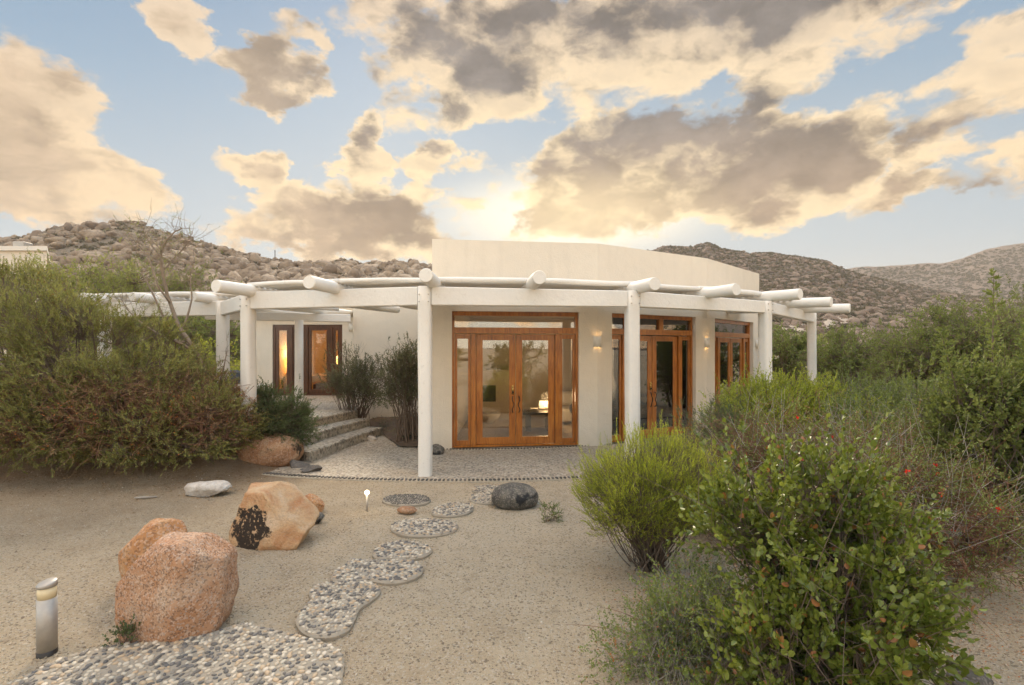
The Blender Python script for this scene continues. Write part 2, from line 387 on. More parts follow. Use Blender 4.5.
def scatter(bases,Fc,pos,scl,rot):
    """copies of base verts -> one mesh; scl (n,3)"""
    n=len(pos); nb=len(bases); which=rng.integers(0,nb,n); B=np.stack(bases)[which]
    W=np.einsum('nij,nkj->nki',rot,B*scl[:,None,:])+pos[:,None,:]
    k=B.shape[1]; FF=(Fc[None]+(np.arange(n)*k)[:,None,None]).reshape(-1,Fc.shape[1])
    return W.reshape(-1,3),FF

# loose gravel on the sand
def in_paving(x,y):
    r=np.hypot(x+.9,y-17.8); return r<10.45
n=52000
py=350+np.exp(rng.uniform(np.log(95),np.log(345),n)); px=rng.uniform(-20,1044,n)
gy=EYE*F/(py-HOR); gx=(px-512)/F*gy; keep=~in_paving(gx,gy); gx,gy=gx[keep],gy[keep]
s=rng.uniform(.0018,.0052,len(gx))*np.where(rng.random(len(gx))<.03,2.2,1)
V0,F0=ICO[1]
gv,gf=scatter([cutsphere(V0*1.0,5,i,.5,.8) for i in range(6)],F0,np.stack([gx,gy,gheight(gx,gy)+s*.3],-1),np.stack([s*1.2,s,s*.7],-1),rot_rand(len(gx)))
tag(mesh('gravel',gv,gf,M['gravel']),'loose pale grit and small stones scattered over the sandy yard','gravel',kind='stuff')

# ------------------------------------------------------------------ hills
def prof(pts,x): p=np.array(pts,float); return np.interp(x,p[:,0],p[:,1])
HILLS={}
def hill(name,sky,px0,px1,Y0,Y1,Yb,nu,nv,mat,rough,seed,foot=0.0,curve=1.25):
    us=np.linspace(px0,px1,nu); vs=np.linspace(0,1.35,nv)
    def surf(u,v):
        ridge=EYE+(HOR-prof(sky,u))/F*Y1
        Y=Y0+(Y1-Y0)*np.minimum(v,1)+(Yb-Y1)*np.maximum(v-1,0)/.35
        X=(u-512)/F*Y
        t=np.minimum(v,1)**curve
        P=np.stack([X,Y,X*0],-1)
        fall=np.where(v>1,1-(v-1)/.35*1.0,1)
        gul=(fbm(P,rough[1],5,seed)-.5)
        lump=(fbm(P,rough[1]*5,4,seed+5)-.5)
        z=foot-1+(ridge-foot+1)*t*fall+gul*rough[0]*np.sin(np.pi*np.clip(v,0,1))**.7+lump*rough[2]*np.clip(v*3,0,1)
        return X,Y,z
    U,Vv=np.meshgrid(us,vs); X,Y,Z=surf(U,Vv)
    idx=np.arange(nu*nv).reshape(nv,nu)
    Fc=np.stack([idx[:-1,:-1],idx[:-1,1:],idx[1:,1:],idx[1:,:-1]],-1).reshape(-1,4)
    o=mesh(name,np.stack([X,Y,Z],-1).reshape(-1,3),Fc,mat,smooth=True); tag(o,kind='structure')
    HILLS[seed]=surf; return surf
def mat_hill(name,c1,c2,c3,scrub,sc,amt):
    m,nt,p,out,oc,geo=newmat(name)
    n=nt.noise(oc,sc,8,.7); n2=nt.noise(oc,sc*6,6,.7); v=nt.new('ShaderNodeTexVoronoi'); v.inputs['Scale'].default_value=sc*9; nt.l.new(oc,v.inputs['Vector'])
    f=nt.m('ADD',nt.m('MULTIPLY',n.outputs[0],.5),nt.m('MULTIPLY',n2.outputs[0],.5))
    col=nt.ramp(f,[(.35,c1),(.5,c2),(.65,c3)])
    col=nt.mix(nt.m('MULTIPLY',nt.mr(n2.outputs[0],.5,.58),amt),col,scrub)
    nt.set(p,'Base_Color',col); nt.set(p,'Roughness',.95); nt.set(p,'Specular_IOR_Level',.1)
    h=nt.m('ADD',nt.mr(v.outputs['Distance'],.8,0),nt.m('MULTIPLY',n2.outputs[0],2))
    bump(nt,p,h,.5/ (sc*9)*1.6,1.0)
    return m
M['hill_near']=mat_hill('boulder_hill',(.17,.13,.095),(.27,.215,.16),(.35,.29,.22),(.12,.11,.06),.16,.6)
M['hill_mid']=mat_hill('scrubby_hill',(.13,.10,.075),(.205,.155,.115),(.28,.22,.165),(.085,.08,.05),.10,.75)
M['hill_far']=mat_hill('distant_hill',(.21,.15,.115),(.28,.205,.155),(.34,.26,.2),(.14,.125,.09),.05,.6)
skyL=[(-900,262),(-500,250),(-200,240),(0,238),(30,236),(55,228),(85,222.5),(123,222),(144,226),(172,235),(202,243),(222,247),(248,255),(276,260),(300,263),(325,261),(345,259),(360,264),(380,264),(399,260),(419,263.5),(432,264),(480,262),(560,262),(640,275),(720,300),(800,335)]
skyM=[(380,290),(480,270),(600,256),(640,252),(655,250),(663,246.5),(692,247),(707,242.5),(721,248),(749,253),(771,251.5),(809,257.5),(827,260.5),(846,269),(880,278),(930,289),(1000,300),(1080,312),(1200,330)]
skyR=[(760,290),(820,276),(846,269),(861,266.5),(902,264.5),(940,262.5),(962,258),(985,249),(1015,244),(1060,238),(1150,236),(1300,250),(1500,262),(1900,270)]
sL=hill('hill',skyL,-900,800,42,150,230,900,240,M['hill_near'],(4.0,.03,1.8),31,0)
sM=hill('hill',skyM,380,1200,75,300,420,640,260,M['hill_mid'],(9.0,.014,2.4),47,.5)
sR=hill('hill',skyR,760,1900,330,640,900,420,160,M['hill_far'],(16.0,.007,4.0),63,1)
# low rise behind the camera so that the windows mirror land and not a void
th=np.linspace(R(100),R(440),160)[:,None]; rr=np.linspace(0,1,14)[None,:]
dist=70+260*rr; ang=np.pi/2+R(50)+ (th-R(100))/R(340)*R(260)
X=np.cos(ang)*dist; Y=np.sin(ang)*dist; P=np.stack([X,Y,X*0],-1)
Z=1.2+np.sin(np.pi*rr/1.9)*(1.5+2.5*fbm(P,.012,3,77))+(fbm(P,.1,3,78)-.5)*2-1.5
idx=np.arange(160*14).reshape(160,14); Fc=np.stack([idx[:-1,:-1],idx[:-1,1:],idx[1:,1:],idx[1:,:-1]],-1).reshape(-1,4)
tag(mesh('hill',np.stack([X,Y,Z],-1).reshape(-1,3),Fc,M['hill_mid'],smooth=True),kind='structure')

def mat_hillrock(name,cols):
    m,nt,p,out,oc,geo=newmat(name)
    col=nt.ramp(geo.outputs['Random Per Island'],[(0,cols[0]),(.5,cols[1]),(1,cols[2])])
    n=nt.noise(oc,.9,6,.7); col=nt.mix(nt.m('MULTIPLY',nt.mr(n.outputs[0],.45,.65),.6),col,cols[3])
    nt.set(p,'Base_Color',col); nt.set(p,'Roughness',.9); nt.set(p,'Specular_IOR_Level',.15)
    bump(nt,p,nt.noise(oc,1.8,6,.7).outputs[0],.3,.9); return m
M['hr_near']=mat_hillrock('hill_boulders_tan',[(.19,.14,.10),(.29,.225,.16),(.40,.32,.235),(.12,.09,.065)])
M['hr_mid']=mat_hillrock('hill_boulders_brown',[(.15,.11,.08),(.21,.155,.115),(.28,.215,.165),(.12,.09,.07)])
M['scrub']=mat_leaf('hill_scrub',[(.07,.062,.038),(.105,.092,.055),(.15,.125,.075)],.9,.1,.2,.1)
V2,F2=ICO[2]
ROCKS=[cutsphere(V2*(1+.15*(vnoise(V2+i*7.3,2.2,i)[:,None]-.5)),12,i+40,.38,.72) for i in range(10)]
def boulders(surf,n,u0,u1,v0,v1,smin,smax,mat,label,pw=2.6,clump=.5,fade=True):
    u=rng.uniform(u0,u1,n*3); v=rng.uniform(v0,v1,n*3)
    X,Y,Z=surf(u,v); P=np.stack([X,Y,X*0],-1)
    k=np.nonzero(fbm(P,.05,3,5)>clump-.1*rng.random(len(X)))[0][:n]
    X,Y,Z=X[k],Y[k],Z[k]; s=smin+(smax-smin)*rng.random(len(X))**pw
    vv=v[k]; s=s*np.where(vv>.93,.6,1)
    sc=np.stack([s*rng.uniform(.9,1.9,len(s)),s*rng.uniform(.8,1.2,len(s)),s*rng.uniform(.6,1.25,len(s))],-1)
    V,Fc=scatter(ROCKS,F2,np.stack([X,Y,Z+s*.12],-1),sc,rot_rand(len(s),True))
    tag(mesh('hillside_boulders',V,Fc,mat),label,'boulders',kind='stuff')
boulders(sL,11000,-60,470,.12,1.0,.28,2.3,M['hr_near'],'tan boulders piled all over the near hill on the left',4.5,.36)
boulders(sM,12000,600,1040,.05,1.0,.28,1.9,M['hr_mid'],'brown boulders strewn over the scrubby hill on the right',5.0,.38)
def scrub(surf,n,u0,u1,v0,v1,smin,smax,label):
    u=rng.uniform(u0,u1,n); v=v0+(v1-v0)*rng.random(n)**.8; X,Y,Z=surf(u,v); s=rng.uniform(smin,smax,n)
    # every bush a handful of ragged leaf clumps
    k=26; d=rng.normal(size=(n,k,3)); d/=np.linalg.norm(d,axis=2)[:,:,None]; d[:,:,2]=np.abs(d[:,:,2])*.8
    c=np.stack([X,Y,Z],-1)[:,None,:]+d*s[:,None,None]*rng.uniform(.55,1,(n,k,1))
    a=rng.normal(size=(n,k,3)); b=np.cross(a,d); L=s[:,None,None]*.34
    a/=np.linalg.norm(a,axis=2)[:,:,None]; b/=np.linalg.norm(b,axis=2)[:,:,None]+1e-6
    V=np.stack([c-a*L,c-b*L*.7,c+a*L,c+b*L*.7],2).reshape(-1,3); Fc=np.arange(len(V)).reshape(-1,4)
    tag(mesh('hillside_scrub',V,Fc,M['scrub']),label,'scrub',kind='stuff')
scrub(sL,2600,-60,470,.03,.97,.35,.9,'dark low scrub dotted over the near left hill')
scrub(sM,11000,600,1060,.03,.98,.4,1.25,'dark low scrub dotted over the right hill')
scrub(sR,5200,820,1100,.03,.97,1.0,2.4,'faint scrub dotted over the farthest hill')

# ------------------------------------------------------------------ rocks
def rock(name,label,cat,px,pyb,w,h,d,mat,planes=8,seed=1,rough=.1,lean=0.0,sink=.24,z=None,Y=None,rz=0.0,dmin=.6,dmax=.9,cuts=(),group=None,keep_cut=.96,sq=2.0):
    """w,h in pixels of the photograph's scale at its spot; d depth in m"""
    z0=0.0 if z is None else z
    if Y is None: x,Y,_=on(px,pyb,z0)
    else: x=(px-512)/F*Y
    sc=F/Y; W=w/sc; H=h/sc
    x=(px-512)/F*(Y+d*.45); Y=Y+d*.45
    V,Fc=ICO[5]; V=V/((np.abs(V)**sq).sum(1)**(1/sq))[:,None]; V=cutsphere(V,planes,seed,dmin,dmax)
    for nrm,dd in cuts:
        nn=np.array(nrm,float); nn/=np.linalg.norm(nn); s=V@nn; V=V-np.maximum(s-dd,0)[:,None]*nn*keep_cut
    V=V/ np.abs(V).max(axis=0)
    V=V*(1+rough*(fbm(V+seed*3.1,1.8,5,seed,.55)[:,None]-.5)*2)
    V=V*(1+rough*.25*(fbm(V+seed*1.7,9,3,seed+3)[:,None]-.5)*2)
    S=np.array([W/2,d/2,H/2*(1+sink)])
    V=V*S; V[:,0]+=lean*V[:,2]
    c,s=math.cos(rz),math.sin(rz); V[:,:2]=V[:,:2]@np.array([[c,s],[-s,c]])
    loc=(x,Y,z0+H/2-H*sink/2)
    o=mesh(name,V,Fc,mat,smooth=True); o.location=loc
    return tag(o,label,cat,group)
rock('boulder','large pink granite boulder beside the pebble paving near the short metal bollard','boulder',178,645,100,97,.52,M['pink_granite'],3,11,.085,cuts=(((-.25,-1,.12),.80),((.9,-.5,.1),.95),((-.80,-.1,.72),.92),((.62,0,.85),1.02),((0,.1,1),.95),((.8,-1,.0),.98)),sink=.12,sq=4.5,dmin=1.0,dmax=1.3)
rock('boulder','rough orange boulder peeking out behind the large pink granite boulder','boulder',156,590,60,62,.38,M['orange_granite'],4,23,.09,sink=.1,sq=3,dmin=.9,dmax=1.2,cuts=(((.6,-.3,.75),.95),((-.6,-.2,.75),.85)))
rock('boulder','jagged tan and orange boulder with a black patch on its face','boulder',275,550,82,60,.55,M['charred_rock'],4,5,.10,lean=.0,cuts=(((-.45,-.9,.15),.72),((.80,-.15,.72),.55),((-.9,-.2,.3),.9),((-.15,-.1,1),.9),((.35,-1,.3),.8)),sink=.14,sq=4,dmin=.95,dmax=1.3)
rock('rock','small rounded orange rock tucked behind the black patched boulder','rock',311,516,27,20,.3,M['orange_granite'],6,31,.08)
rock('rock','pale flat white rock lying alone on the sand below the big shrub','rock',208,497,42,14,.34,M['white_rock'],9,37,.14,dmin=.5,dmax=.9,sink=.4,sq=3)
rock('boulder','long rounded brown boulder at the foot of the pebble steps','boulder',271,468,62,31,.7,M['brown_rock'],3,43,.05,sink=.12,sq=2.8,dmin=.95,dmax=1.2)
rock('rock','dark lichened rock at the end of the stepping stones near the patio edge','rock',515,510,49,22,.45,M['dark_rock'],3,53,.05,sink=.25,sq=2.2,dmin=.9,dmax=1.1)
rock('stone','small flat brown stone between two stepping stones','stone',407,514,20,6,.16,M['brown_rock'],6,57,.1)
rock('stone','small grey stone right of the black patched boulder','stone',318,523,14,9,.14,M['dark_rock'],8,59,.12)
rock('stone','tiny grey stone pressed against the pier left of the first door','stone',437,455,15,10,.2,M['dark_rock'],7,61,.1,)
rock('rock','brown rock at the left picture edge under the big shrub','rock',5,455,26,20,.4,M['brown_rock'],6,67,.1)
rock('stone','greyish flat stone under the big shrub beside a brown rock','stone',24,458,18,8,.25,M['dark_rock'],7,71,.1)
rock('rock','small tan rock wedged at the left end of the top step','rock',281,447,16,13,.25,M['brown_rock'],6,73,.1)
rock('rock','grey rock half hidden under the leafy shrub at the bottom right','rock',972,700,44,20,.2,M['dark_rock'],7,79,.1)
rock('stone','small angular stone at the right end of the lowest step','stone',372,441,10,5,.15,M['white_rock'],8,81,.1)
# flagstones
for (px,py_,w,h,lab,sd) in ((298,468,26,6,'dark thin flagstone lying against the brown boulder',83),(311,473,22,5,'dark thin flagstone lying out on the sand beside the lowest step',87)):
    rock('flagstone',lab,'flagstone',px,py_,w,h*1.3,.22,M['slate'],12,sd,.08,dmin=.35,dmax=.8)
b=MB(); x,y,_=on(145,498,0); z=float(gheight(x,y))
b.tube([(x-.13,y,z+.015),(x-.02,y-.01,z+.02),(x+.13,y+.03,z+.017)],[.012,.017,.011],7,wob=.2)
tag(b.build('driftwood_stick',M['bark_grey'],smooth=True),'short bleached stick lying on the sand left of the pale flat rock','stick')

# ------------------------------------------------------------------ stepping stones with set pebbles
def smooth_poly(pts,it=3):
    P=np.array(pts,float)
    for _ in range(it):
        Q=np.roll(P,-1,axis=0); P=np.stack([P*.75+Q*.25,P*.25+Q*.75],1).reshape(-1,2)
    return P
def inside(P,x,y):
    c=np.zeros(len(x),bool); n=len(P); j=n-1
    for i in range(n):
        xi,yi=P[i]; xj,yj=P[j]
        hit=((yi>y)!=(yj>y))&(x<(xj-xi)*(y-yi)/(yj-yi+1e-12)+xi); c^=hit; j=i
    return c
def edge_dist(P,x,y):
    d=np.full(len(x),9.0); Q=np.roll(P,-1,axis=0)
    for a,b_ in zip(P,Q):
        ab=b_-a; L=ab@ab+1e-12; t=np.clip(((x-a[0])*ab[0]+(y-a[1])*ab[1])/L,0,1); d=np.minimum(d,np.hypot(x-a[0]-t*ab[0],y-a[1]-t*ab[1]))
    return d
def paver(pts_px,label,ps=.021,thick=.05,top=.024,dark=False):
    P=smooth_poly([on(a,b_,0)[:2] for a,b_ in pts_px]); c=P.mean(0); zt=top
    t=thing('stepping_stone',label,'stepping stone',(c[0],c[1],0),0,'pebble stepping stones winding to the patio')
    n=len(P); rings=[(1.0,-.05),(1.0,zt-.012),(.0,0)]
    V=[];  nrm=[]
    Pn=np.roll(P,-1,0)-np.roll(P,1,0); Pn/=np.linalg.norm(Pn,axis=1)[:,None]+1e-9; N=np.stack([Pn[:,1],-Pn[:,0]],-1)
    area=0.5*np.sum(P[:,0]*np.roll(P[:,1],-1)-P[:,1]*np.roll(P[:,0],-1)); N=N*(1 if area>0 else -1)
    jit=(rng.random(n)-.5)*.006
    for off,z in ((0,-.06),(0.004,zt-.014),(-.012,zt)):
        Q=P+N*(off+jit)[:,None]; V+=[(q[0],q[1],z) for q in Q]
    Fc=[(k*n+i,k*n+(i+1)%n,(k+1)*n+(i+1)%n,(k+1)*n+i) for k in range(2) for i in range(n)]+[tuple(range(2*n,3*n))]
    mesh('slab',V,Fc,M['mortar'],t)
    x0,y0=P.min(0); x1,y1=P.max(0)
    # dart throwing on a hashed grid
    cell=ps*1.22; grid={}; out=[]
    N_=int((x1-x0)*(y1-y0)/(ps*ps)*5)
    X=rng.uniform(x0,x1,N_); Y=rng.uniform(y0,y1,N_); ok=inside(P,X,Y)&(edge_dist(P,X,Y)>ps*.6); X,Y=X[ok],Y[ok]
    for a,b_ in zip(X,Y):
        gi,gj=int(a/cell),int(b_/cell); bad=False
        for di in (-1,0,1):
            for dj in (-1,0,1):
                for (u,v) in grid.get((gi+di,gj+dj),()):
                    if (u-a)**2+(v-b_)**2<cell*cell*.94: bad=True
        if not bad: grid.setdefault((gi,gj),[]).append((a,b_)); out.append((a,b_))
    out=np.array(out); m=len(out); r=ps*rng.uniform(.46,.80,m)
    sc=np.stack([r*rng.uniform(1.0,1.5,m),r*rng.uniform(.7,.95,m),r*.5],-1)
    pos=np.concatenate([out,np.full((m,1),zt+.001)],1)
    Vv,Ff=scatter([ICO[2][0]],ICO[2][1],pos,sc,rot_rand(m,True))
    mesh('pebble_inlay',Vv,Ff,M['pebbles_dark'] if dark else M['pebbles'],t,smooth=True)
def ell(cx,cy,rx,ry,n=14,w=.07):
    return [(cx+rx*(1+random.uniform(-w,w))*math.cos(2*math.pi*i/n),cy+ry*(1+random.uniform(-w,w))*math.sin(2*math.pi*i/n)) for i in range(n)]
paver([(-30,705),(22,680),(63,660),(100,650),(138,645),(175,643),(208,637),(242,624),(262,629),(290,636),(318,642),(339,650),(345,660),(342,680),(338,720),(200,760),(0,760)],'big pebble slab filling the bottom left corner beside the pink boulder',.0235)
paver([(296,627),(297,618),(306,608),(312,600),(308,594),(315,586),(335,583),(360,582),(378,586),(382,593),(372,602),(358,610),(355,622),(348,633),(330,640),(308,639)],'two lobed pebble stepping stone nearest the big corner slab',.021)
paver([(330,580),(335,572),(345,566),(352,560),(375,562),(395,561),(415,562),(424,568),(422,576),(405,584),(385,585),(370,582),(350,583),(338,584)],'kidney shaped pebble stepping stone between two long ones',.023)
paver([(371,556),(376,548),(392,543),(415,543),(431,548),(433,553),(420,560),(400,561),(380,561)],'pebble stepping stone just above the kidney shaped one',.023)
paver(ell(424,529,36,9),'wide oval pebble stepping stone in the middle of the row',.022)
paver([(429,515),(437,507),(455,504),(472,505),(475,509),(465,516),(445,518)],'leaf shaped pebble stepping stone pointing to the dark rock',.02)
paver(ell(407,501,25,5.5),'dark oval stepping stone right of the little lit path lamp',.018,dark=True)
paver([(468,500),(472,495),(490,493),(504,496),(505,502),(490,505),(475,504)],'small pebble stepping stone half behind the dark rock',.018)
paver([(470,491),(476,487),(495,486),(508,489),(503,493),(480,494)],'thin pebble stepping stone closest to the patio border',.018)

# ------------------------------------------------------------------ patio, steps, terrace
CX,CY=-.9,17.8
def pol(r,deg): return (CX+r*math.sin(R(deg)),CY-r*math.cos(R(deg)))
def arc(r,a0,a1,n): return [pol(r,a0+(a1-a0)*i/(n-1)) for i in range(n)]
b=MB()
pa=arc(10.28,-17,80,80); b.prism(pa+[(6,19),(-3,19),(-3.0,11.3),(-3.4,9.4)],-.11,0)
tag(b.build('patio',M['agg']),kind='structure')
def border(r0,a0,a1,label,w=.11,z=.0):
    t=thing('pebble_border',label,'border',(*pol(r0,0),0))
    b=MB(); A=arc(r0,a0,a1,120); B=arc(r0-w,a0,a1,120)
    for i in range(119): b.prism([A[i],A[i+1],B[i+1],B[i]],-.09,z+.006)
    b.build('mortar_strip',M['plaster_dirty'],t)
    L=R(a1-a0)*r0; n=int(L/.062); a=a0+(a1-a0)*(np.arange(n)+.5)/n
    pos=np.array([(*pol(r0-w/2,q),z+.012) for q in a]); m=len(pos)
    sc=np.stack([rng.uniform(.018,.025,m),np.full(m,w*.5),np.full(m,.014)],-1)
    th=np.radians(a)+rng.normal(0,.12,m); c,s=np.cos(th),np.sin(th); Z=th*0; O=Z+1
    rot=np.stack([np.stack([c,-s,Z],-1),np.stack([s,c,Z],-1),np.stack([Z,Z,O],-1)],-2)
    V,Fc=scatter([ICO[2][0]],ICO[2][1],pos,sc,rot); mesh('edge_stones',V,Fc,M['pebbles_dark'],t,smooth=True)
M['plaster_dirty']=mat_plain('pale_mortar',(.44,.38,.29),.9,0,.2,14,.003)
border(10.37,-16.5,70,'curved outer patio border of dark stones set like a dashed line')
border(8.02,-4.0,64,'curved border of dark stones along the foot of the glazed wall',.08)
M['pebbles_step']=mat_pebble('step_pebbles',[(.10,.09,.08),(.22,.19,.15),(.36,.31,.24),(.14,.13,.11),(.28,.24,.18)])
# steps (three), climbing to the left, then the terrace
S0=[(-3.42,8.70),(-2.90,11.5)]; 
def step_line(k): return [(S0[0][0]-.40*k,S0[0][1]+.36*k),(S0[1][0]-.36*k,S0[1][1]+.25*k)]
RISE=.165
for k,lab in enumerate(('low','mid','top')):
    a,c=step_line(k); a2,c2=step_line(k+1)
    if k<2:
        b=MB(); 
        A=[np.array(a)+(np.array(c)-np.array(a))*t+np.array([-.06,0])*math.sin(t*3.14) for t in np.linspace(0,1,9)]
        B=[np.array(a2)+(np.array(c2)-np.array(a2))*t+np.array([-.06,0])*math.sin(t*3.14) for t in np.linspace(0,1,9)]
        B=[q+np.array([-.1,0]) for q in B]
        b.prism([tuple(q) for q in A]+[tuple(q) for q in B[::-1]],-.1+RISE*k,RISE*(k+1))
        tag(b.build('steps',M['agg_step']),kind='structure')
a,c=step_line(2)
A=[np.array(a)+(np.array(c)-np.array(a))*t+np.array([-.06,0])*math.sin(t*3.14) for t in np.linspace(0,1,9)]
TZ=RISE*3
b=MB(); b.prism([tuple(q) for q in A]+[(-4.2,13.6),(-4.9,15.9),(-4.9,16.0),(-9.4,16.0),(-9.4,10.4),(-6.2,9.6),(-4.9,9.35)],-.1,TZ)
tag(b.build('terrace',M['agg']),kind='structure')
# rows of dark stones along each nosing
for k,lab in enumerate(('lowest','middle','top')):
    a,c=step_line(k); n=46
    t_=np.linspace(.01,.99,n); pts=[np.array(a)+(np.array(c)-np.array(a))*t+np.array([-.06+0,0])*math.sin(t*3.14) for t in t_]
    m=n; pos=np.array([(q[0]-.02,q[1],RISE*(k+1)-.035) for q in pts])
    sc=np.stack([np.full(m,.03),rng.uniform(.018,.026,m),rng.uniform(.035,.06,m)],-1)
    V,Fc=scatter([ICO[2][0]],ICO[2][1],pos,sc,rot_rand(m,True)*.0+np.eye(3))
    tag(mesh('step_edging',V,Fc,M['pebbles_step'],smooth=True),'row of small stones along the nosing of the %s pebble step'%lab,'edging')
# planting bed
b=MB(); nn=18; 
bx=np.linspace(-4.0,-1.55,nn); by=np.linspace(10.0,13.6,nn); BX,BY=np.meshgrid(bx,by)
lft=-2.62-(BY-10.9)*.48; BXc=np.maximum(BX,lft); d=np.minimum(np.minimum(BXc-lft,-1.5-BXc)*3,1)
BZ=.02+.13*np.clip(d,0,1)*sstep(9.9,10.8,BY)+(fbm(np.stack([BXc,BY,BX*0],-1),3,3,8)-.5)*.08
idx=np.arange(nn*nn).reshape(nn,nn); Fc=np.stack([idx[:-1,:-1],idx[:-1,1:],idx[1:,1:],idx[1:,:-1]],-1).reshape(-1,4)
M['mulch']=mat_plain('dark_mulch',(.13,.09,.06),.95,0,.5,9,.02)
tag(mesh('planting_bed',np.stack([BXc,BY,BZ],-1).reshape(-1,3),Fc,M['mulch'],smooth=True),kind='structure')

# ------------------------------------------------------------------ the house
HX=(CX,CY)
house=thing('house','cream stucco desert house with a curved glazed front and flat parapet roof','house',(0,12,0))
RC=8.05; A0=-4.45; ST=23.3; TH=.30
WH=4.03; DH=2.66; DW=2.5
wall=MB()
def lerp(p,q,t): return (p[0]+(q[0]-p[0])*t,p[1]+(q[1]-p[1])*t)
corn=[A0+ST*i for i in range(6)]; RCS=[RC,RC,RC,8.55,8.5,8.5]
Hs=[4.03,4.03,4.03,4.0,4.0,4.0]
DOORS=[]
for i in range(5):
    p,q=pol(RCS[i],corn[i]),pol(RCS[i+1],corn[i+1]); pi,qi=pol(RCS[i]-TH,corn[i]),pol(RCS[i+1]-TH,corn[i+1])
    L=math.dist(p,q); t0=(L-DW)/2/L; t1=1-t0
    if i<3:
        # cut the opening square to the wall
        d=((q[0]-p[0])/L,(q[1]-p[1])/L); nrm=(-d[1],d[0])
        o0,o1=lerp(p,q,t0),lerp(p,q,t1); Ti=TH*math.cos(R(ST/2))
        i0=(o0[0]+nrm[0]*Ti,o0[1]+nrm[1]*Ti); i1=(o1[0]+nrm[0]*Ti,o1[1]+nrm[1]*Ti)
        wall.prism([p,o0,i0,pi],-.1,DH); wall.prism([o1,q,qi,i1],-.1,DH)
        wall.prism([p,q,qi,pi],DH,WH)
        DOORS.append((o0,d,nrm))
    else: wall.prism([p,q,qi,pi],-.1,WH)
pL=pol(RC,corn[0])
wall.box(pL[0]+.002,pL[0]+TH,pL[1]+TH+.01,19.5,-.1,WH-.01)
wall.box(pL[0]+.002,7.2,19.5,19.8,-.1,WH-.02)
o=wall.build('wall',M['stucco'],house)
# parapet coping, softly rounded
cop=MB()
pts=[(pL[0]+TH*.5,19.4,WH-.01)]+[(*pol(RC-TH*.5,a),WH) for a in corn]
for p,q in zip(pts[:-1],pts[1:]): cop.tube([p,q],TH*.5,16,cap=True)
# low wing on the left
lw=MB()
lw.box(-4.22,-1.56,13.6,13.85,-.1,3.25)
lw.prism([(-4.22,13.6),(-4.22,13.9),(-4.87,15.9),(-4.94,15.9)][::-1],TZ-.6,3.25)
lw.box(-5.27,-4.66,15.9,16.15,0,3.0); lw.box(-8.05,-7.44,15.9,16.15,0,3.0); lw.box(-7.44,-5.27,15.9,16.15,2.70,3.0)
lw.box(-8.05,-7.8,16.15,20,0,3.0)
lw.build('wall',M['stucco'],house)
rf=MB(); rf.prism([(-8.1,15.6),(-4.7,15.6),(-4.22,13.6),(-1.7,13.86),(-1.7,19.4),(-8.1,20.2)],3.0,3.2)
rf.prism([pol(7.7,a) for a in np.linspace(-2,85,20)]+[(6.9,19.45),(-1.2,19.45)],2.8,2.95)
rf.build('roof',M['interior'],house)
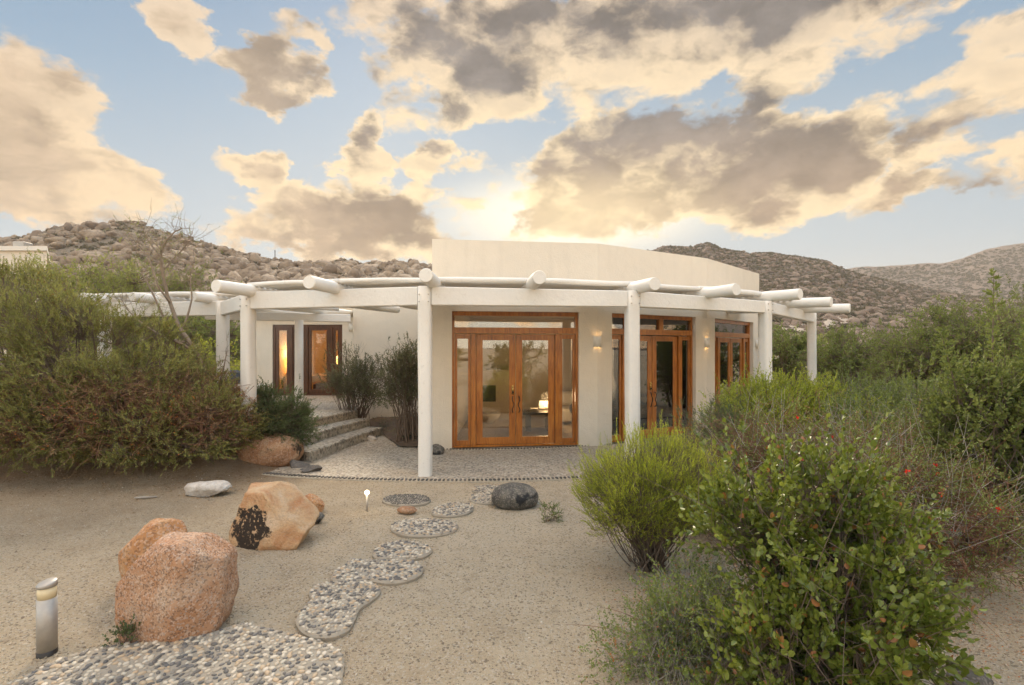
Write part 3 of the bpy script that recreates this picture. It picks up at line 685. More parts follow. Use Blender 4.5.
# glazed door sets
def door_set(o0,d,nrm,lab):
    fr=MB(); D=.12
    fr.box(0,DW,0,D,2.60,2.66); fr.box(0,.05,0,D,0,2.60); fr.box(DW-.05,DW,0,D,0,2.60)
    fr.box(.05,DW-.05,-.02,D,2.215,2.33); fr.box(.05,DW-.05,0,D,2.56,2.60,)
    fr.box(.05,DW-.05,.0,D,.0,.035)
    fr.box(.37,.46,-.005,D,.035,2.20); fr.box(DW-.46,DW-.37,-.005,D,.035,2.20)
    ang=math.atan2(d[1],d[0])
    f=fr.build('door_frame',M['wood'],house,local=True)
    f.parent=None; f.location=(o0[0]+nrm[0]*.09,o0[1]+nrm[1]*.09,.02); f.rotation_euler=(0,0,ang)
    f.parent=house; f.matrix_parent_inverse=Matrix.Translation(house.location).inverted()
    f['label']=lab
    def sub(mb,name,mats,smooth=False):
        o=mb.build(name,mats,None,smooth,True); o.parent=f; return o
    if 'behind a white post' in lab:
        for xm in (.52,1.5): tm=MB(); tm.box(xm-.06,xm+.06,.0,D,2.331,2.559); sub(tm,'transom_mullion',[M['wood']])
    g=MB(); g.box(.052,DW-.052,.052,.058,2.332,2.558); 
    sub(g,'transom_pane',[M['glass']])
    for x0 in (.05,DW-.37):
        w=.32; s=MB(); 
        s.box(x0+.008,x0+.055,.025,.08,.045,2.205); s.box(x0+w-.055,x0+w-.008,.025,.08,.045,2.205)
        s.box(x0+.055,x0+w-.055,.02,.08,.037,.13); s.box(x0+.055,x0+w-.055,.02,.08,2.11,2.198)
        s.box(x0+.056,x0+w-.056,.047,.053,.13,2.11,1)
        sub(s,'sidelight',[M['wood'],M['glass']])
    for k,x0 in enumerate((.474,1.257)):
        w=.769; s=MB(); a=.03
        s.box(x0,x0+.105,a,.07,.04,2.195,b=.006); s.box(x0+w-.105,x0+w,a,.07,.04,2.195,b=.006)
        s.box(x0+.105,x0+w-.105,a,.07,.04,.16); s.box(x0+.105,x0+w-.105,a,.07,2.10,2.195)
        for (u0,u1,z0,z1) in ((x0+.105,x0+.123,.16,2.1),(x0+w-.123,x0+w-.105,.16,2.1),(x0+.123,x0+w-.123,.16,.178),(x0+.123,x0+w-.123,2.082,2.1)):
            s.box(u0,u1,.03,.06,z0,z1)
        s.box(x0+.124,x0+w-.124,.042,.048,.179,2.081,1)
        sub(s,'door_leaf',[M['wood'],M['glass']])
        hx=x0+w-.052 if k==0 else x0+.052; h=MB(); sg=-1 if k==0 else 1
        h.box(hx-.022,hx+.022,.008,.018,1.02,1.20,1) if k==0 else None
        if k==0:
            h.tube([(hx,.018,1.16),(hx,-.012,1.16)],.018,12,1); h.tube([(hx,.018,1.06),(hx,-.012,1.06)],.016,12,0)
        zz=np.linspace(.98,.66,17)
        h.tube([(hx+sg*.018*math.sin((q-.66)/.32*2*math.pi*1.5),-.03+.045*abs((q-.82)/.16)**6,q) for q in zz],.009,8,0)
        sub(h,'handle',[M['iron'],M['brass']],True)
for (o0,d,n_),lab in zip(DOORS,('orange wood double door set facing the stepping stones','orange wood double door set behind a white post','orange wood double door set at the right end of the glazed front')): door_set(o0,d,n_,lab)
# bedroom doors
bd=MB(); x0,x1,z0,z1=-7.43,-5.28,TZ,2.70
bd.box(x0,x1,15.94,16.06,z1-.07,z1); bd.box(x0,x0+.06,15.94,16.06,z0,z1-.07); bd.box(x1-.06,x1,15.94,16.06,z0,z1-.07); bd.box(x0+.06,x1-.06,15.94,16.06,z0,z0+.04)
for xm in (x0+.55,x0+1.03,x1-.36): bd.box(xm-.05,xm+.05,15.93,16.06,z0+.04,z1-.07)
bf=bd.build('door_frame',M['dark_wood'],house); bf['label']='dark wood glazed bedroom door set behind the round column'
def leaf(xa,xb,name):
    s=MB(); s.box(xa,xa+.09,15.96,16.02,z0+.042,z1-.072); s.box(xb-.09,xb,15.96,16.02,z0+.042,z1-.072)
    s.box(xa+.09,xb-.09,15.96,16.02,z0+.042,z0+.19); s.box(xa+.09,xb-.09,15.96,16.02,z1-.18,z1-.072)
    s.box(xa+.091,xb-.091,15.985,15.991,z0+.19,z1-.18,1)
    o=s.build(name,[M['dark_wood'],M['glass_dim']],None); o.parent=bf; o.matrix_parent_inverse=Matrix.Translation(house.location).inverted() if False else Matrix.Identity(4)
    return o
for xa,xb,nm in ((x0+.062,x0+.498,'sidelight'),(x0+.602,x0+.978,'sidelight'),(x0+1.082,x1-.412,'door_leaf'),(x1-.308,x1-.062,'sidelight')):
    o=leaf(xa,xb,nm)
# wall sconces: half-round plaster shields lit from inside
M['lamp_warm']=mat_emit('lamp_glow_warm',(1.0,.62,.25),14)
M['lamp_amber']=mat_emit('lamp_shade_amber',(1.0,.55,.14),5)
M['lamp_white']=mat_emit('path_lamp_globe',(1.0,.85,.5),9)
def light(name,loc,power,col,r=.04):
    l=bpy.data.lights.new(name,'POINT'); l.energy=power; l.color=col; l.shadow_soft_size=r
    o=bpy.data.objects.new(name,l); COL.objects.link(o); o.location=loc; return o
def sconce(p,out,lit=True,lab=None):
    mb=MB(); n=14; r=.085; h=.22; up=Vector((0,0,1)); o_=Vector((out[0],out[1],0)).normalized(); t=Vector((-o_.y,o_.x,0))
    V=[]
    for rr in (r,r-.008):
        for z in (-h/2,h/2):
            for i in range(n+1):
                a=math.pi*i/n; V.append(Vector(p)+t*(math.cos(a)*rr)+o_*(math.sin(a)*rr*.95+.002)+up*z)
    m=n+1; Fc=[]
    for i in range(n):
        Fc+=[(i,i+1,m+i+1,m+i),(2*m+i+1,2*m+i,3*m+i,3*m+i+1),(m+i,m+i+1,3*m+i+1,3*m+i),(i+1,i,2*m+i,2*m+i+1)]
    mb.add(V,Fc); o=mb.build('wall_sconce',M['plaster_white'],house,True)
    if lab: o['label']=lab
    if lit:
        c=Vector(p)+o_*.04
        b2=MB(); b2.tube([c-up*.05,c+up*.05],.016,10); s=b2.build('bulb',M['lamp_warm'],None); s.parent=o; s.matrix_parent_inverse=Matrix.Translation(house.location).inverted()@Matrix.Identity(4)
        s.matrix_parent_inverse=Matrix.Identity(4)
        l=light('sconce_light',c+o_*.005,4.5,(1,.62,.28),.025); l.parent=o; l.matrix_parent_inverse=Matrix.Identity(4)
for i,lit in ((1,True),(2,True),(3,False)):
    q=pol(RC-.02,corn[i]) if i<3 else lerp(pol(RCS[3],corn[3]),pol(RCS[2],corn[2]),.06)
    aa=corn[i] if i<3 else corn[i]-ST/2
    sconce((q[0],q[1],2.08),(math.sin(R(aa)),-math.cos(R(aa))),lit,('lit half round wall lamp between the first two door sets','lit half round wall lamp between the last two door sets','half round wall lamp at the right end of the wall')[i-1])
sconce((-4.98,15.9,2.62),(0,-1),False,'unlit half round wall lamp beside the bedroom doors')
# bring children of children into place (parent inverse carries the house offset once)
# interior shell
it=MB()
fl=MB(); fl.prism([pol(7.72,a) for a in np.linspace(-2,85,24)]+[(6.9,19.4),(-1.2,19.4)],-.05,.015); fl.build('interior_floor',M['interior_floor'],house)
iw=MB(); iw.box(-1.2,3.4,14.6,14.75,.016,2.79); iw.box(3.4,3.55,14.6,19,.016,2.79); iw.build('interior_wall',M['interior'],house)
bw=MB(); bw.box(-7.79,-4.9,19.5,19.6,TZ,2.99); bw.box(-4.95,-4.85,16.16,19.5,TZ,2.99); bw.build('interior_wall',M['warm_wall'],house)
bfl=MB(); bfl.box(-7.79,-4.9,16.07,19.5,TZ-.1,TZ+.0); bfl.build('interior_floor',M['interior_floor'],house)
# fireplace inside
fp=MB(); fp.box(-.95,.15,14.2,14.595,.016,1.28); fp.box(-1.0,.2,14.12,14.595,1.285,1.35); fp.box(-.88,-.45,14.19,14.198,.48,.93,1); fp.box(-.95,.15,13.95,14.18,.016,.18)  # flat black sheet on the solid block paints the dark opening
fp.build('fireplace',[M['interior'],M['black']],house)

# furniture seen through the glass
t=thing('coffee_table','low black slab coffee table standing on the carpet indoors','table',(.62,12.2,.016))
c=MB(); c.box(.25,1.0,11.85,12.5,.40,.46); c.build('tabletop',M['black'],t)
for x in (.32,.80): l=MB(); l.box(x,x+.12,11.92,12.42,.02,.40); l.build('leg',M['black'],t)
c=MB(); c.box(.42,.62,12.0,12.22,.461,.50); c.box(.44,.61,12.02,12.2,.501,.53); tag(c.build('books',M['linen']),'two pale books piled on the black coffee table','books')
t=thing('candle_lantern','small cream lantern with a glowing candle beside the sofa','lantern',(.83,12.6,.46))
c=MB(); c.box(.66,.98,12.52,12.75,.461,.66,b=.02); c.build('lantern_body',M['plaster_white'],t); c=MB(); c.tube([(.82,12.50,.53),(.82,12.50,.58)],.025,10); c.build('flame',M['lamp_warm'],t)
light('candle_light',(.82,12.3,.80),30,(1,.66,.36),.12).parent=None
t=thing('sofa','low cream sofa along the inner wall with a charcoal cushion','sofa',(1.5,13.2,.016))
c=MB(); c.box(.9,2.3,12.9,13.8,.08,.42,b=.05); c.build('seat',M['linen'],t)
c=MB(); c.box(.9,2.3,13.62,13.9,.43,.80,b=.06); c.build('backrest',M['linen'],t)
c=MB(); c.box(1.45,1.85,12.7,12.95,.30,.56,b=.06); tag(c.build('cushion',M['charcoal'],smooth=False),'charcoal cushion leaning on the front of the cream sofa','cushion')
t=thing('bucket_chair','white round bucket chair on a thin dark base behind the narrow pane','chair',(2.28,11.9,.016))
c=MB(); V=[];n=20
for k in range(8):
    ph=k/7; r=.12+.24*math.sin(ph*1.45); z=.42+.42*ph**1.6
    for j in range(n):
        a=2*math.pi*j/n; zz=z+(.10*math.sin(a) if k>4 else 0)*ph; V.append((2.28+r*math.cos(a),11.9+r*math.sin(a),zz))
c.add(V,[(k*n+j,k*n+(j+1)%n,(k+1)*n+(j+1)%n,(k+1)*n+j) for k in range(7) for j in range(n)]+[tuple(range(n))[::-1]])
c.build('seat',M['plaster_white'],t,True)
for a in (.5,2.1,3.6,5.2): l=MB(); l.tube([(2.28,11.9,.41),(2.28+.2*math.cos(a),11.9+.2*math.sin(a),.02)],.012,6); l.build('leg',M['iron'],t)
t=thing('basket','shallow pale woven tray on the hearth under the fireplace','tray',(-.65,13.3,.016))
c=MB(); n=20; V=[]
for k,(r,z) in enumerate(((.12,.0),(.26,.12),(.34,.26),(.33,.27),(.24,.14),(.05,.05))):
    V+=[(-.62+r*math.cos(2*math.pi*j/n),13.2+r*.8*math.sin(2*math.pi*j/n),.02+z) for j in range(n)]
c.add(V,[(k*n+j,k*n+(j+1)%n,(k+1)*n+(j+1)%n,(k+1)*n+j) for k in range(5) for j in range(n)]); c.build('bowl',M['linen'],t,True)
# bedroom
t=thing('bed','bed with pale rumpled covers inside the lamp lit bedroom','bed',(-5.9,18,TZ))
c=MB(); c.box(-6.6,-5.1,17.0,19.1,TZ+.02,TZ+.28,b=.02); c.build('bed_frame',M['dark_wood'],t)
c=MB(); c.box(-6.62,-5.08,16.98,19.0,TZ+.285,TZ+.62,b=.07); c.build('mattress',M['linen'],t)
c=MB(); c.box(-6.6,-5.1,19.15,19.28,TZ+.0,TZ+1.2,b=.03); c.build('headboard',M['dark_wood'],t)
def tlamp(x,y,lab,zb=.62,e=13):
    t=thing('table_lamp',lab,'lamp',(x,y,TZ+zb),0,'lit table lamps in the bedroom')
    c=MB(); c.tube([(x,y,TZ+zb),(x,y,TZ+zb+.04),(x,y,TZ+zb+.1),(x,y,TZ+zb+.22),(x,y,TZ+zb+.4)],[.09,.09,.05,.075,.02],12); c.build('lamp_base',M['plaster_white'],t,True)
    c=MB(); c.tube([(x,y,TZ+zb+.34),(x,y,TZ+zb+.60)],[.19,.13],20,cap=False); c.build('lamp_shade',M['lamp_amber'],t,True)
    l=light('table_lamp_light',(x,y-.02,TZ+zb+.66),e,(1,.60,.26),.06)
    l2=light('table_lamp_light',(x,y-.0,TZ+zb+.28),e*.4,(1,.60,.26),.06)
tlamp(-7.56,17.7,'amber table lamp glowing behind the left bedroom sidelight')
tlamp(-5.60,16.75,'amber table lamp glowing behind the right bedroom sidelight',.62,6)
t=thing('nightstand','small slatted white stand under the amber lamp','nightstand',(-7.5,17.7,TZ))
c=MB(); c.box(-7.75,-7.25,17.5,17.95,TZ+.57,TZ+.615); c.build('top',M['plaster_white'],t)
for x in (-7.73,-7.30): 
    for y in (17.52,17.9): l=MB(); l.box(x,x+.04,y,y+.04,TZ,TZ+.57); l.build('leg',M['plaster_white'],t)
c=MB(); c.box(-7.69,-7.30,17.54,17.9,TZ+.2,TZ+.23); c.box(-7.69,-7.30,17.54,17.9,TZ+.38,TZ+.41); c.build('shelf',M['plaster_white'],t)
t=thing('nightstand','small dark stand right of the bed under the second lamp','nightstand',(-5.35,16.75,TZ))
c=MB(); c.box(-5.55,-5.12,16.5,16.95,TZ+.0,TZ+.615,b=.01); c.build('cabinet',M['dark_wood'],t)

# ------------------------------------------------------------------ pergola
perg=thing('pergola','white painted log pergola curving around the front of the house','pergola',(CX,8,0))
BB=2.589; BT=2.872           # beam underside and top
PA=[(-2.6,10.0),(16.1,10.1),(33.6,10.05)]
posts=[(*pol(r,a),0.0) for a,r in PA]+[(7.38,12.60,0.0)]; posts[0]=(posts[0][0]+.03,posts[0][1],0.0)
posts=[(-4.40,8.55,.0)]+posts
left=[(-5.70,10.1,.3),(-8.35,10.5,.3)]
def post(x,y,z0,rot,h=BT+.004,r=.105,lab=None):
    mb=MB(); zs=[z0-.1,z0+.02,.5,1.0,1.5,2.0,BB,h]
    zs=[z for z in zs if z>=z0-.1]
    V=[];n=20
    for i,z in enumerate(zs):
        rr=r*(1+random.uniform(-.02,.02))
        for j in range(n):
            a=2*math.pi*j/n; c,s=math.cos(a),math.sin(a); q=(abs(c)**5+abs(s)**5)**(-1/5)
            u=c*rr*q*.96; v=s*rr*q*.96; V.append((x+u*math.cos(rot)-v*math.sin(rot)+.004*math.sin(z*2.1),y+u*math.sin(rot)+v*math.cos(rot),z))
    k=len(zs); mb.add(V,[(i*n+j,i*n+(j+1)%n,(i+1)*n+(j+1)%n,(i+1)*n+j) for i in range(k-1) for j in range(n)]+[tuple((k-1)*n+j for j in range(n))])
    return mb.build('post',M['white_wood'],perg,True)
for i,(x,y,z) in enumerate(posts):
    a=math.atan2(x-CX,CY-y); post(x,y,z-.02,a,h=BB+[.287,.287,.254,.219,.226][i])
for (x,y,z) in left: post(x,y,z,0)
def cut(p,q,s): 
    d=math.dist(p[:2],q[:2]); t=s/d; return lerp(p,q,t),lerp(p,q,1-t)
BTS=[.283,.283,.250,.215,.222]
for k,(p,q) in enumerate(list(zip(posts[:-1],posts[1:]))+[(left[0],left[1])]):
    a,b_=cut(p,q,.098); mb=MB(); h0,h1=(BTS[k],BTS[k+1]) if k<4 else (.283,.283); mb.beam((*a,BB),(*b_,BB),.15,h0,h1=h1); mb.build('beam',M['white_wood'],perg)
# short stub of beam running past the last left post, link back to the wing
mb=MB(); a,b_=cut(posts[0],left[0],.11); mb.beam((*a,BB+.0),(*b_,BB),.13,.26); mb.build('beam',M['white_wood'],perg)
mb=MB(); mb.beam((-8.47,10.52,BB),(-9.3,10.64,BB),.15,BT-BB); mb.build('beam',M['white_wood'],perg)
# bolts
for (x,y,z) in posts:
    a=math.atan2(x-CX,CY-y); o_=Vector((math.sin(a),-math.cos(a),0)); t_=Vector((o_.y,-o_.x,0))
    for s_ in (-.07,.07):
        for zz in (BB+.05,BB+.16):
            c0=Vector((x,y,zz))+t_*s_+o_*.095; mb=MB(); mb.tube([c0,c0+o_*.02],.009,8); mb.build('bolt',M['steel'],perg)
# rafters
LZ=BT+.105
def rafter(p,q,r=.10,z0=LZ,z1=LZ):
    mb=MB(); k=9; pts=[]; rad=[]
    for i in range(k):
        t=i/(k-1); a=lerp(p,q,t); pts.append((a[0]+random.uniform(-.006,.006),a[1],z0+(z1-z0)*t+random.uniform(-.005,.005))); rad.append(r*(1+random.uniform(-.04,.04))*(1-.06*t))
    pts.insert(1,tuple(Vector(pts[0]).lerp(Vector(pts[1]),.06))); rad[0]=r*.93; rad.insert(1,r)
    mb.tube(pts,rad,18); o=mb.build('rafter_log',M['white_wood'],perg,True)
    me=o.data
    for f in me.polygons:
        if len(f.vertices)>4: f.use_smooth=False
RA=[-20,-11,-1.7,7.0,16.6,25,34.3,41.6,50.5]
for a in RA:
    rin=8.06 if a>-5 else 4.6 if a>-15 else 5.6
    ro=10.62
    rafter(pol(ro,a),pol(rin,a),z0={-20:2.885,-11:2.885,-1.7:2.965,7.0:2.945,16.6:2.90,25:2.875,34.3:2.895,41.6:2.835,50.5:2.815}[a],z1=2.91)
for px,Y in ((193,9.75),(132,9.85),(82,9.95)):
    p=at(px,Y)[:2]; rafter(p,(p[0]+1.6,p[1]+4.8),.095,2.93,2.93)
# slats lying across the rafters
def slats(a0,a1,r0,r1,parts):
    mb=MB(); r=r0
    while r>r1:
        rr=.042+random.uniform(-.006,.006); n=4; pts=[]; ov=.5
        for i in range(n+1):
            a=a0-ov+(a1-a0+2*ov)*i/n; x,y=pol(r,a); pts.append((x,y+random.uniform(-.012,.012),2.99-.0012*max(0,a)+random.uniform(-.008,.008)+(.004 if parts%2 else 0)))
        mb.tube(pts,rr,8,wob=.05); r-=.118+random.uniform(-.012,.012)
    o=mb.build('slat_roof',M['white_wood'],perg,True)
for i in range(len(RA)-1):
    a0,a1=RA[i],RA[i+1]; slats(a0,a1,9.92,8.15 if a0>-6 else 6.4,i)
slats(50.5,56,9.92,8.15,1)
# slats of the straight left part
mb=MB()
for k in range(22):
    y=10.35+k*.13; rr=.042; xa=(80-512)/F*10.2-.15+k*.035; 
    mb.tube([(xa+random.uniform(-.05,.05),y,3.0),((xa-4.7)/2,y-.01,3.05),(-4.75,y-.35,3.0)],rr,8,wob=.05)
mb.build('slat_roof',M['white_wood'],perg,True)
# inner column and beam in front of the bedroom
mb=MB(); mb.tube([(-5.2,12.5,TZ-.02),(-5.2,12.5,TZ+.06),(-5.2,12.5,1.6),(-5.2,12.5,2.64)],[.115,.105,.10,.10],18); o=mb.build('post',M['white_wood'],perg,True); o['label']='round white column standing on the terrace before the bedroom doors'
mb=MB(); mb.beam((-7.3,12.2,2.64),(-4.25,13.45,2.64),.18,.2); mb.build('beam',M['white_wood'],perg)
mb=MB(); mb.tube([(-6.3,11.3,2.93),(-4.3,12.7,2.93)],.05,10); mb.build('beam',M['white_wood'],perg,True)

# ------------------------------------------------------------------ bench and cushions on the terrace
t=thing('bench','white slab bench on brown legs beside the bedroom wall','bench',(-7.4,14.0,TZ))
c=MB(); c.box(-8.3,-6.72,13.8,14.25,TZ+.38,TZ+.47,b=.01); c.build('seat',M['plaster_white'],t)
for x in (-8.1,-6.98): c=MB(); c.box(x-.05,x+.05,13.88,14.18,TZ,TZ+.38); c.build('leg',M['dark_wood'],t)
c=MB(); c.box(-7.95,-7.5,14.02,14.2,TZ+.475,TZ+.86,b=.06); tag(c.build('cushion',M['charcoal']),'blue grey cushion standing on the white slab bench','cushion')

# ------------------------------------------------------------------ lamps in the yard
x,y,_=on(47,653,0); z=float(gheight(x,y)); 
t=thing('bollard_light','short steel bollard light with slanted cap in the sand left of the pink boulder','bollard light',(x,y,z))
r=.052; V=[];n=28
mb=MB(); mb.tube([(x,y,z-.05),(x,y,z+.03)],.053,24); mb.build('base_ring',M['iron'],t,True)
mb=MB(); mb.tube([(x,y,z+.03),(x,y,z+.355)],r,28); o=mb.build('body',M['steel'],t,True)
mb=MB(); mb.tube([(x,y,z+.356),(x,y,z+.425)],r*.93,24)
M['lens']=mat_plain('frosted_cream_lens',(.66,.55,.34),.35,0,.1,10); mb.build('lens',M['lens'],t,True)
mb=MB(); V=[]
for zz,rr,sl in ((.426,r,0),(.448,r,.007),(.455,r*.9,.007)):
    V+=[(x+rr*math.cos(2*math.pi*j/n),y+rr*math.sin(2*math.pi*j/n),z+zz+sl*math.sin(2*math.pi*j/n)+sl*.7*math.cos(2*math.pi*j/n)) for j in range(n)]
mb.add(V,[(k*n+j,k*n+(j+1)%n,(k+1)*n+(j+1)%n,(k+1)*n+j) for k in range(2) for j in range(n)]+[tuple(2*n+j for j in range(n)),tuple(range(n))[::-1]]); mb.build('cap',M['steel'],t,True)
x,y,_=on(367,510,0); z=float(gheight(x,y))
t=thing('path_light','tiny lit path light on a thin stake between boulders and stepping stones','path light',(x,y,z))
mb=MB(); mb.tube([(x,y,z-.05),(x,y,z+.2)],.014,12); mb.build('stake',M['steel'],t,True)
mb=MB(); V,Fc=ICO[2]; mb.add([(x+v[0]*.028,y+v[1]*.028,z+.222+v[2]*.028) for v in V],[tuple(f) for f in Fc]); mb.build('globe',M['lamp_white'],t,True)
light('path_light_lamp',(x,y-.05,z+.24),.5,(1,.75,.4),.03)

# neighbouring white building on the far left and tiny mast
t=thing('distant_house','low white flat roofed building on the slope at the far left','house',(-34,36,0))
zt=EYE+(HOR-251)/F*34; zr=EYE+(HOR-246.5)/F*34
def quad_(e): return [(at(-60,34)[0],34-e),(at(47,34)[0]+e,34-e),(at(47,40)[0]+e,40+e),(at(-60,34)[0],40+e)]
mb=MB(); mb.prism(quad_(0),1.5,zt); mb.build('wall',M['stucco'],t)
mb=MB(); mb.prism(quad_(.15),zt+.01,zr); mb.build('roof',M['plaster_white'],t)
mb=MB(); c=at(10,34); mb.box(c[0]-.3,c[0]+.4,34.5,35.2,zr,zr+.45,b=.03); mb.build('rooftop_unit',M['steel'],t)
X_,Y_,Z_=sL(np.array([275.0]),np.array([.98])); mb=MB(); mb.tube([(X_[0],Y_[0],Z_[0]-1),(X_[0],Y_[0],EYE+(HOR-250)/F*Y_[0])],.12,5)
tag(mb.build('antenna_mast',M['iron']),'thin antenna mast on the skyline of the left hill','mast')
# pale graded pad on the right slope
vs_=np.linspace(.01,.9,900); top=[];bot=[]
for u in np.linspace(782,862,34):
    X_,Y_,Z_=sM(np.full(900,u),vs_); pyv=HOR-(Z_-EYE)/Y_*F; c_=332-(u-782)*.14+2*math.sin(u*.11); w_=4.5*math.sin(math.pi*(u-780)/84)**.6+random.uniform(0,.8)
    i0=int(np.argmin(np.abs(pyv-(c_+w_)))); i1=int(np.argmin(np.abs(pyv-(c_-w_))))
    bot.append((X_[i0],Y_[i0],Z_[i0]+.45)); top.append((X_[i1],Y_[i1],Z_[i1]+.45))
b=MB(); rows=6; V=[tuple(np.array(p)*(1-t)+np.array(q)*t) for t in np.linspace(0,1,rows) for p,q in zip(bot,top)]
b.add(V,[(r*34+i,r*34+i+1,(r+1)*34+i+1,(r+1)*34+i) for r in range(rows-1) for i in range(33)])
M['track']=mat_plain('pale_graded_earth',(.34,.28,.215),.95,0,.2,.6); tag(b.build('dirt_track',M['track'],smooth=True),kind='structure')
# ------------------------------------------------------------------ plants
def nrmz(v): return v/(np.linalg.norm(v,axis=-1,keepdims=True)+1e-9)
def leaves(P,D,L,W,fold=.0,broad=False):
    """P base, D direction, L,W arrays -> verts, quad faces"""
    n=len(P); A=nrmz(np.cross(D,rng.normal(size=(n,3)))); Nn=np.cross(D,A); L=L[:,None]; W=W[:,None]
    if not broad:
        V=np.stack([P,P+D*L*.5+A*W*.5,P+D*L,P+D*L*.5-A*W*.5],1).reshape(-1,3); return V,np.arange(len(V)).reshape(-1,4)
    up=Nn*W*fold
    V=np.stack([P,P+D*L*.30+A*W*.46+up,P+D*L*.72+A*W*.42+up,P+D*L-Nn*W*.1,P+D*L*.72-A*W*.42+up,P+D*L*.30-A*W*.46+up],1).reshape(-1,3)
    b0=np.arange(n)*6; Fc=np.concatenate([np.stack([b0,b0+1,b0+2,b0+3],-1),np.stack([b0,b0+3,b0+4,b0+5],-1)]); return V,Fc
def twig_leaves(T,D,TL,nl,L,W,ang,broad=False,fold=.2,up=0.0,jit=.25,t0=.1):
    """leaves around twigs T (base), D dir, TL length"""
    n=len(T); D=nrmz(D); a=nrmz(np.cross(D,np.array([.3,.2,1.0]))); b=np.cross(D,a)
    k=np.arange(nl); t=(t0+(1-t0)*(k+.5)/nl)[None,:]+rng.uniform(-.5,.5,(n,nl))/nl*.8
    ph=k[None,:]*2.4+rng.uniform(0,6.28,(n,1))+rng.normal(0,.3,(n,nl))
    bend=rng.normal(size=(n,3))*.18
    Pp=T[:,None,:]+(D[:,None,:]*t[:,:,None]+bend[:,None,:]*(t[:,:,None]**2))*TL[:,None,None]
    an=ang*(1.15-.5*t)
    dd=D[:,None,:]*np.cos(an)[:,:,None]+(a[:,None,:]*np.cos(ph)[:,:,None]+b[:,None,:]*np.sin(ph)[:,:,None])*np.sin(an)[:,:,None]
    dd=dd+rng.normal(size=dd.shape)*jit+np.array([0,0,up]); dd=nrmz(dd)
    sz=rng.uniform(.7,1.15,(n,nl))*(1.1-.35*t)
    return leaves(Pp.reshape(-1,3),dd.reshape(-1,3),(L*sz).ravel(),(W*sz).ravel(),fold,broad)
def tubes(A,B,ra,rb,mid=None,seg=3,ns=4):
    """many tapered curved stems A->B (n,3) -> verts, faces"""
    n=len(A); 
    if mid is None: mid=(A+B)/2
    ts=np.linspace(0,1,seg+1); C=[(1-t)**2*A+2*t*(1-t)*mid+t*t*B for t in ts]
    D=nrmz(B-A); a=nrmz(np.cross(D,np.array([.31,.17,.9]))); b=np.cross(D,a); rows=[]
    for i,t in enumerate(ts):
        r=(ra*(1-t)+rb*t)[:,None]
        for j in range(ns):
            q=2*math.pi*j/ns; rows.append(C[i]+a*r*math.cos(q)+b*r*math.sin(q))
    V=np.stack(rows,1).reshape(-1,3); m=(seg+1)*ns; f=[]
    for i in range(seg):
        for j in range(ns): f.append([i*ns+j,i*ns+(j+1)%ns,(i+1)*ns+(j+1)%ns,(i+1)*ns+j])
    f=np.array(f); return V,(f[None]+(np.arange(n)*m)[:,None,None]).reshape(-1,4)
def cat(*vf):
    off=0; Vs=[];Fs=[]
    for V,Fc in vf: Vs.append(V); Fs.append(Fc+off); off+=len(V)
    return np.concatenate(Vs),np.concatenate(Fs)
def lobes_sample(lobes,n,shell=.55):
    w=np.array([l[3]*l[4]*l[5] for l in lobes])**.67; w/=w.sum(); k=rng.choice(len(lobes),n,p=w); Lb=np.array(lobes)
    d=nrmz(rng.normal(size=(n,3))); r=shell+(1-shell)*rng.random(n)**.7
    P=Lb[k,:3]+d*Lb[k,3:6]*r[:,None]; return P,nrmz(d/Lb[k,3:6])
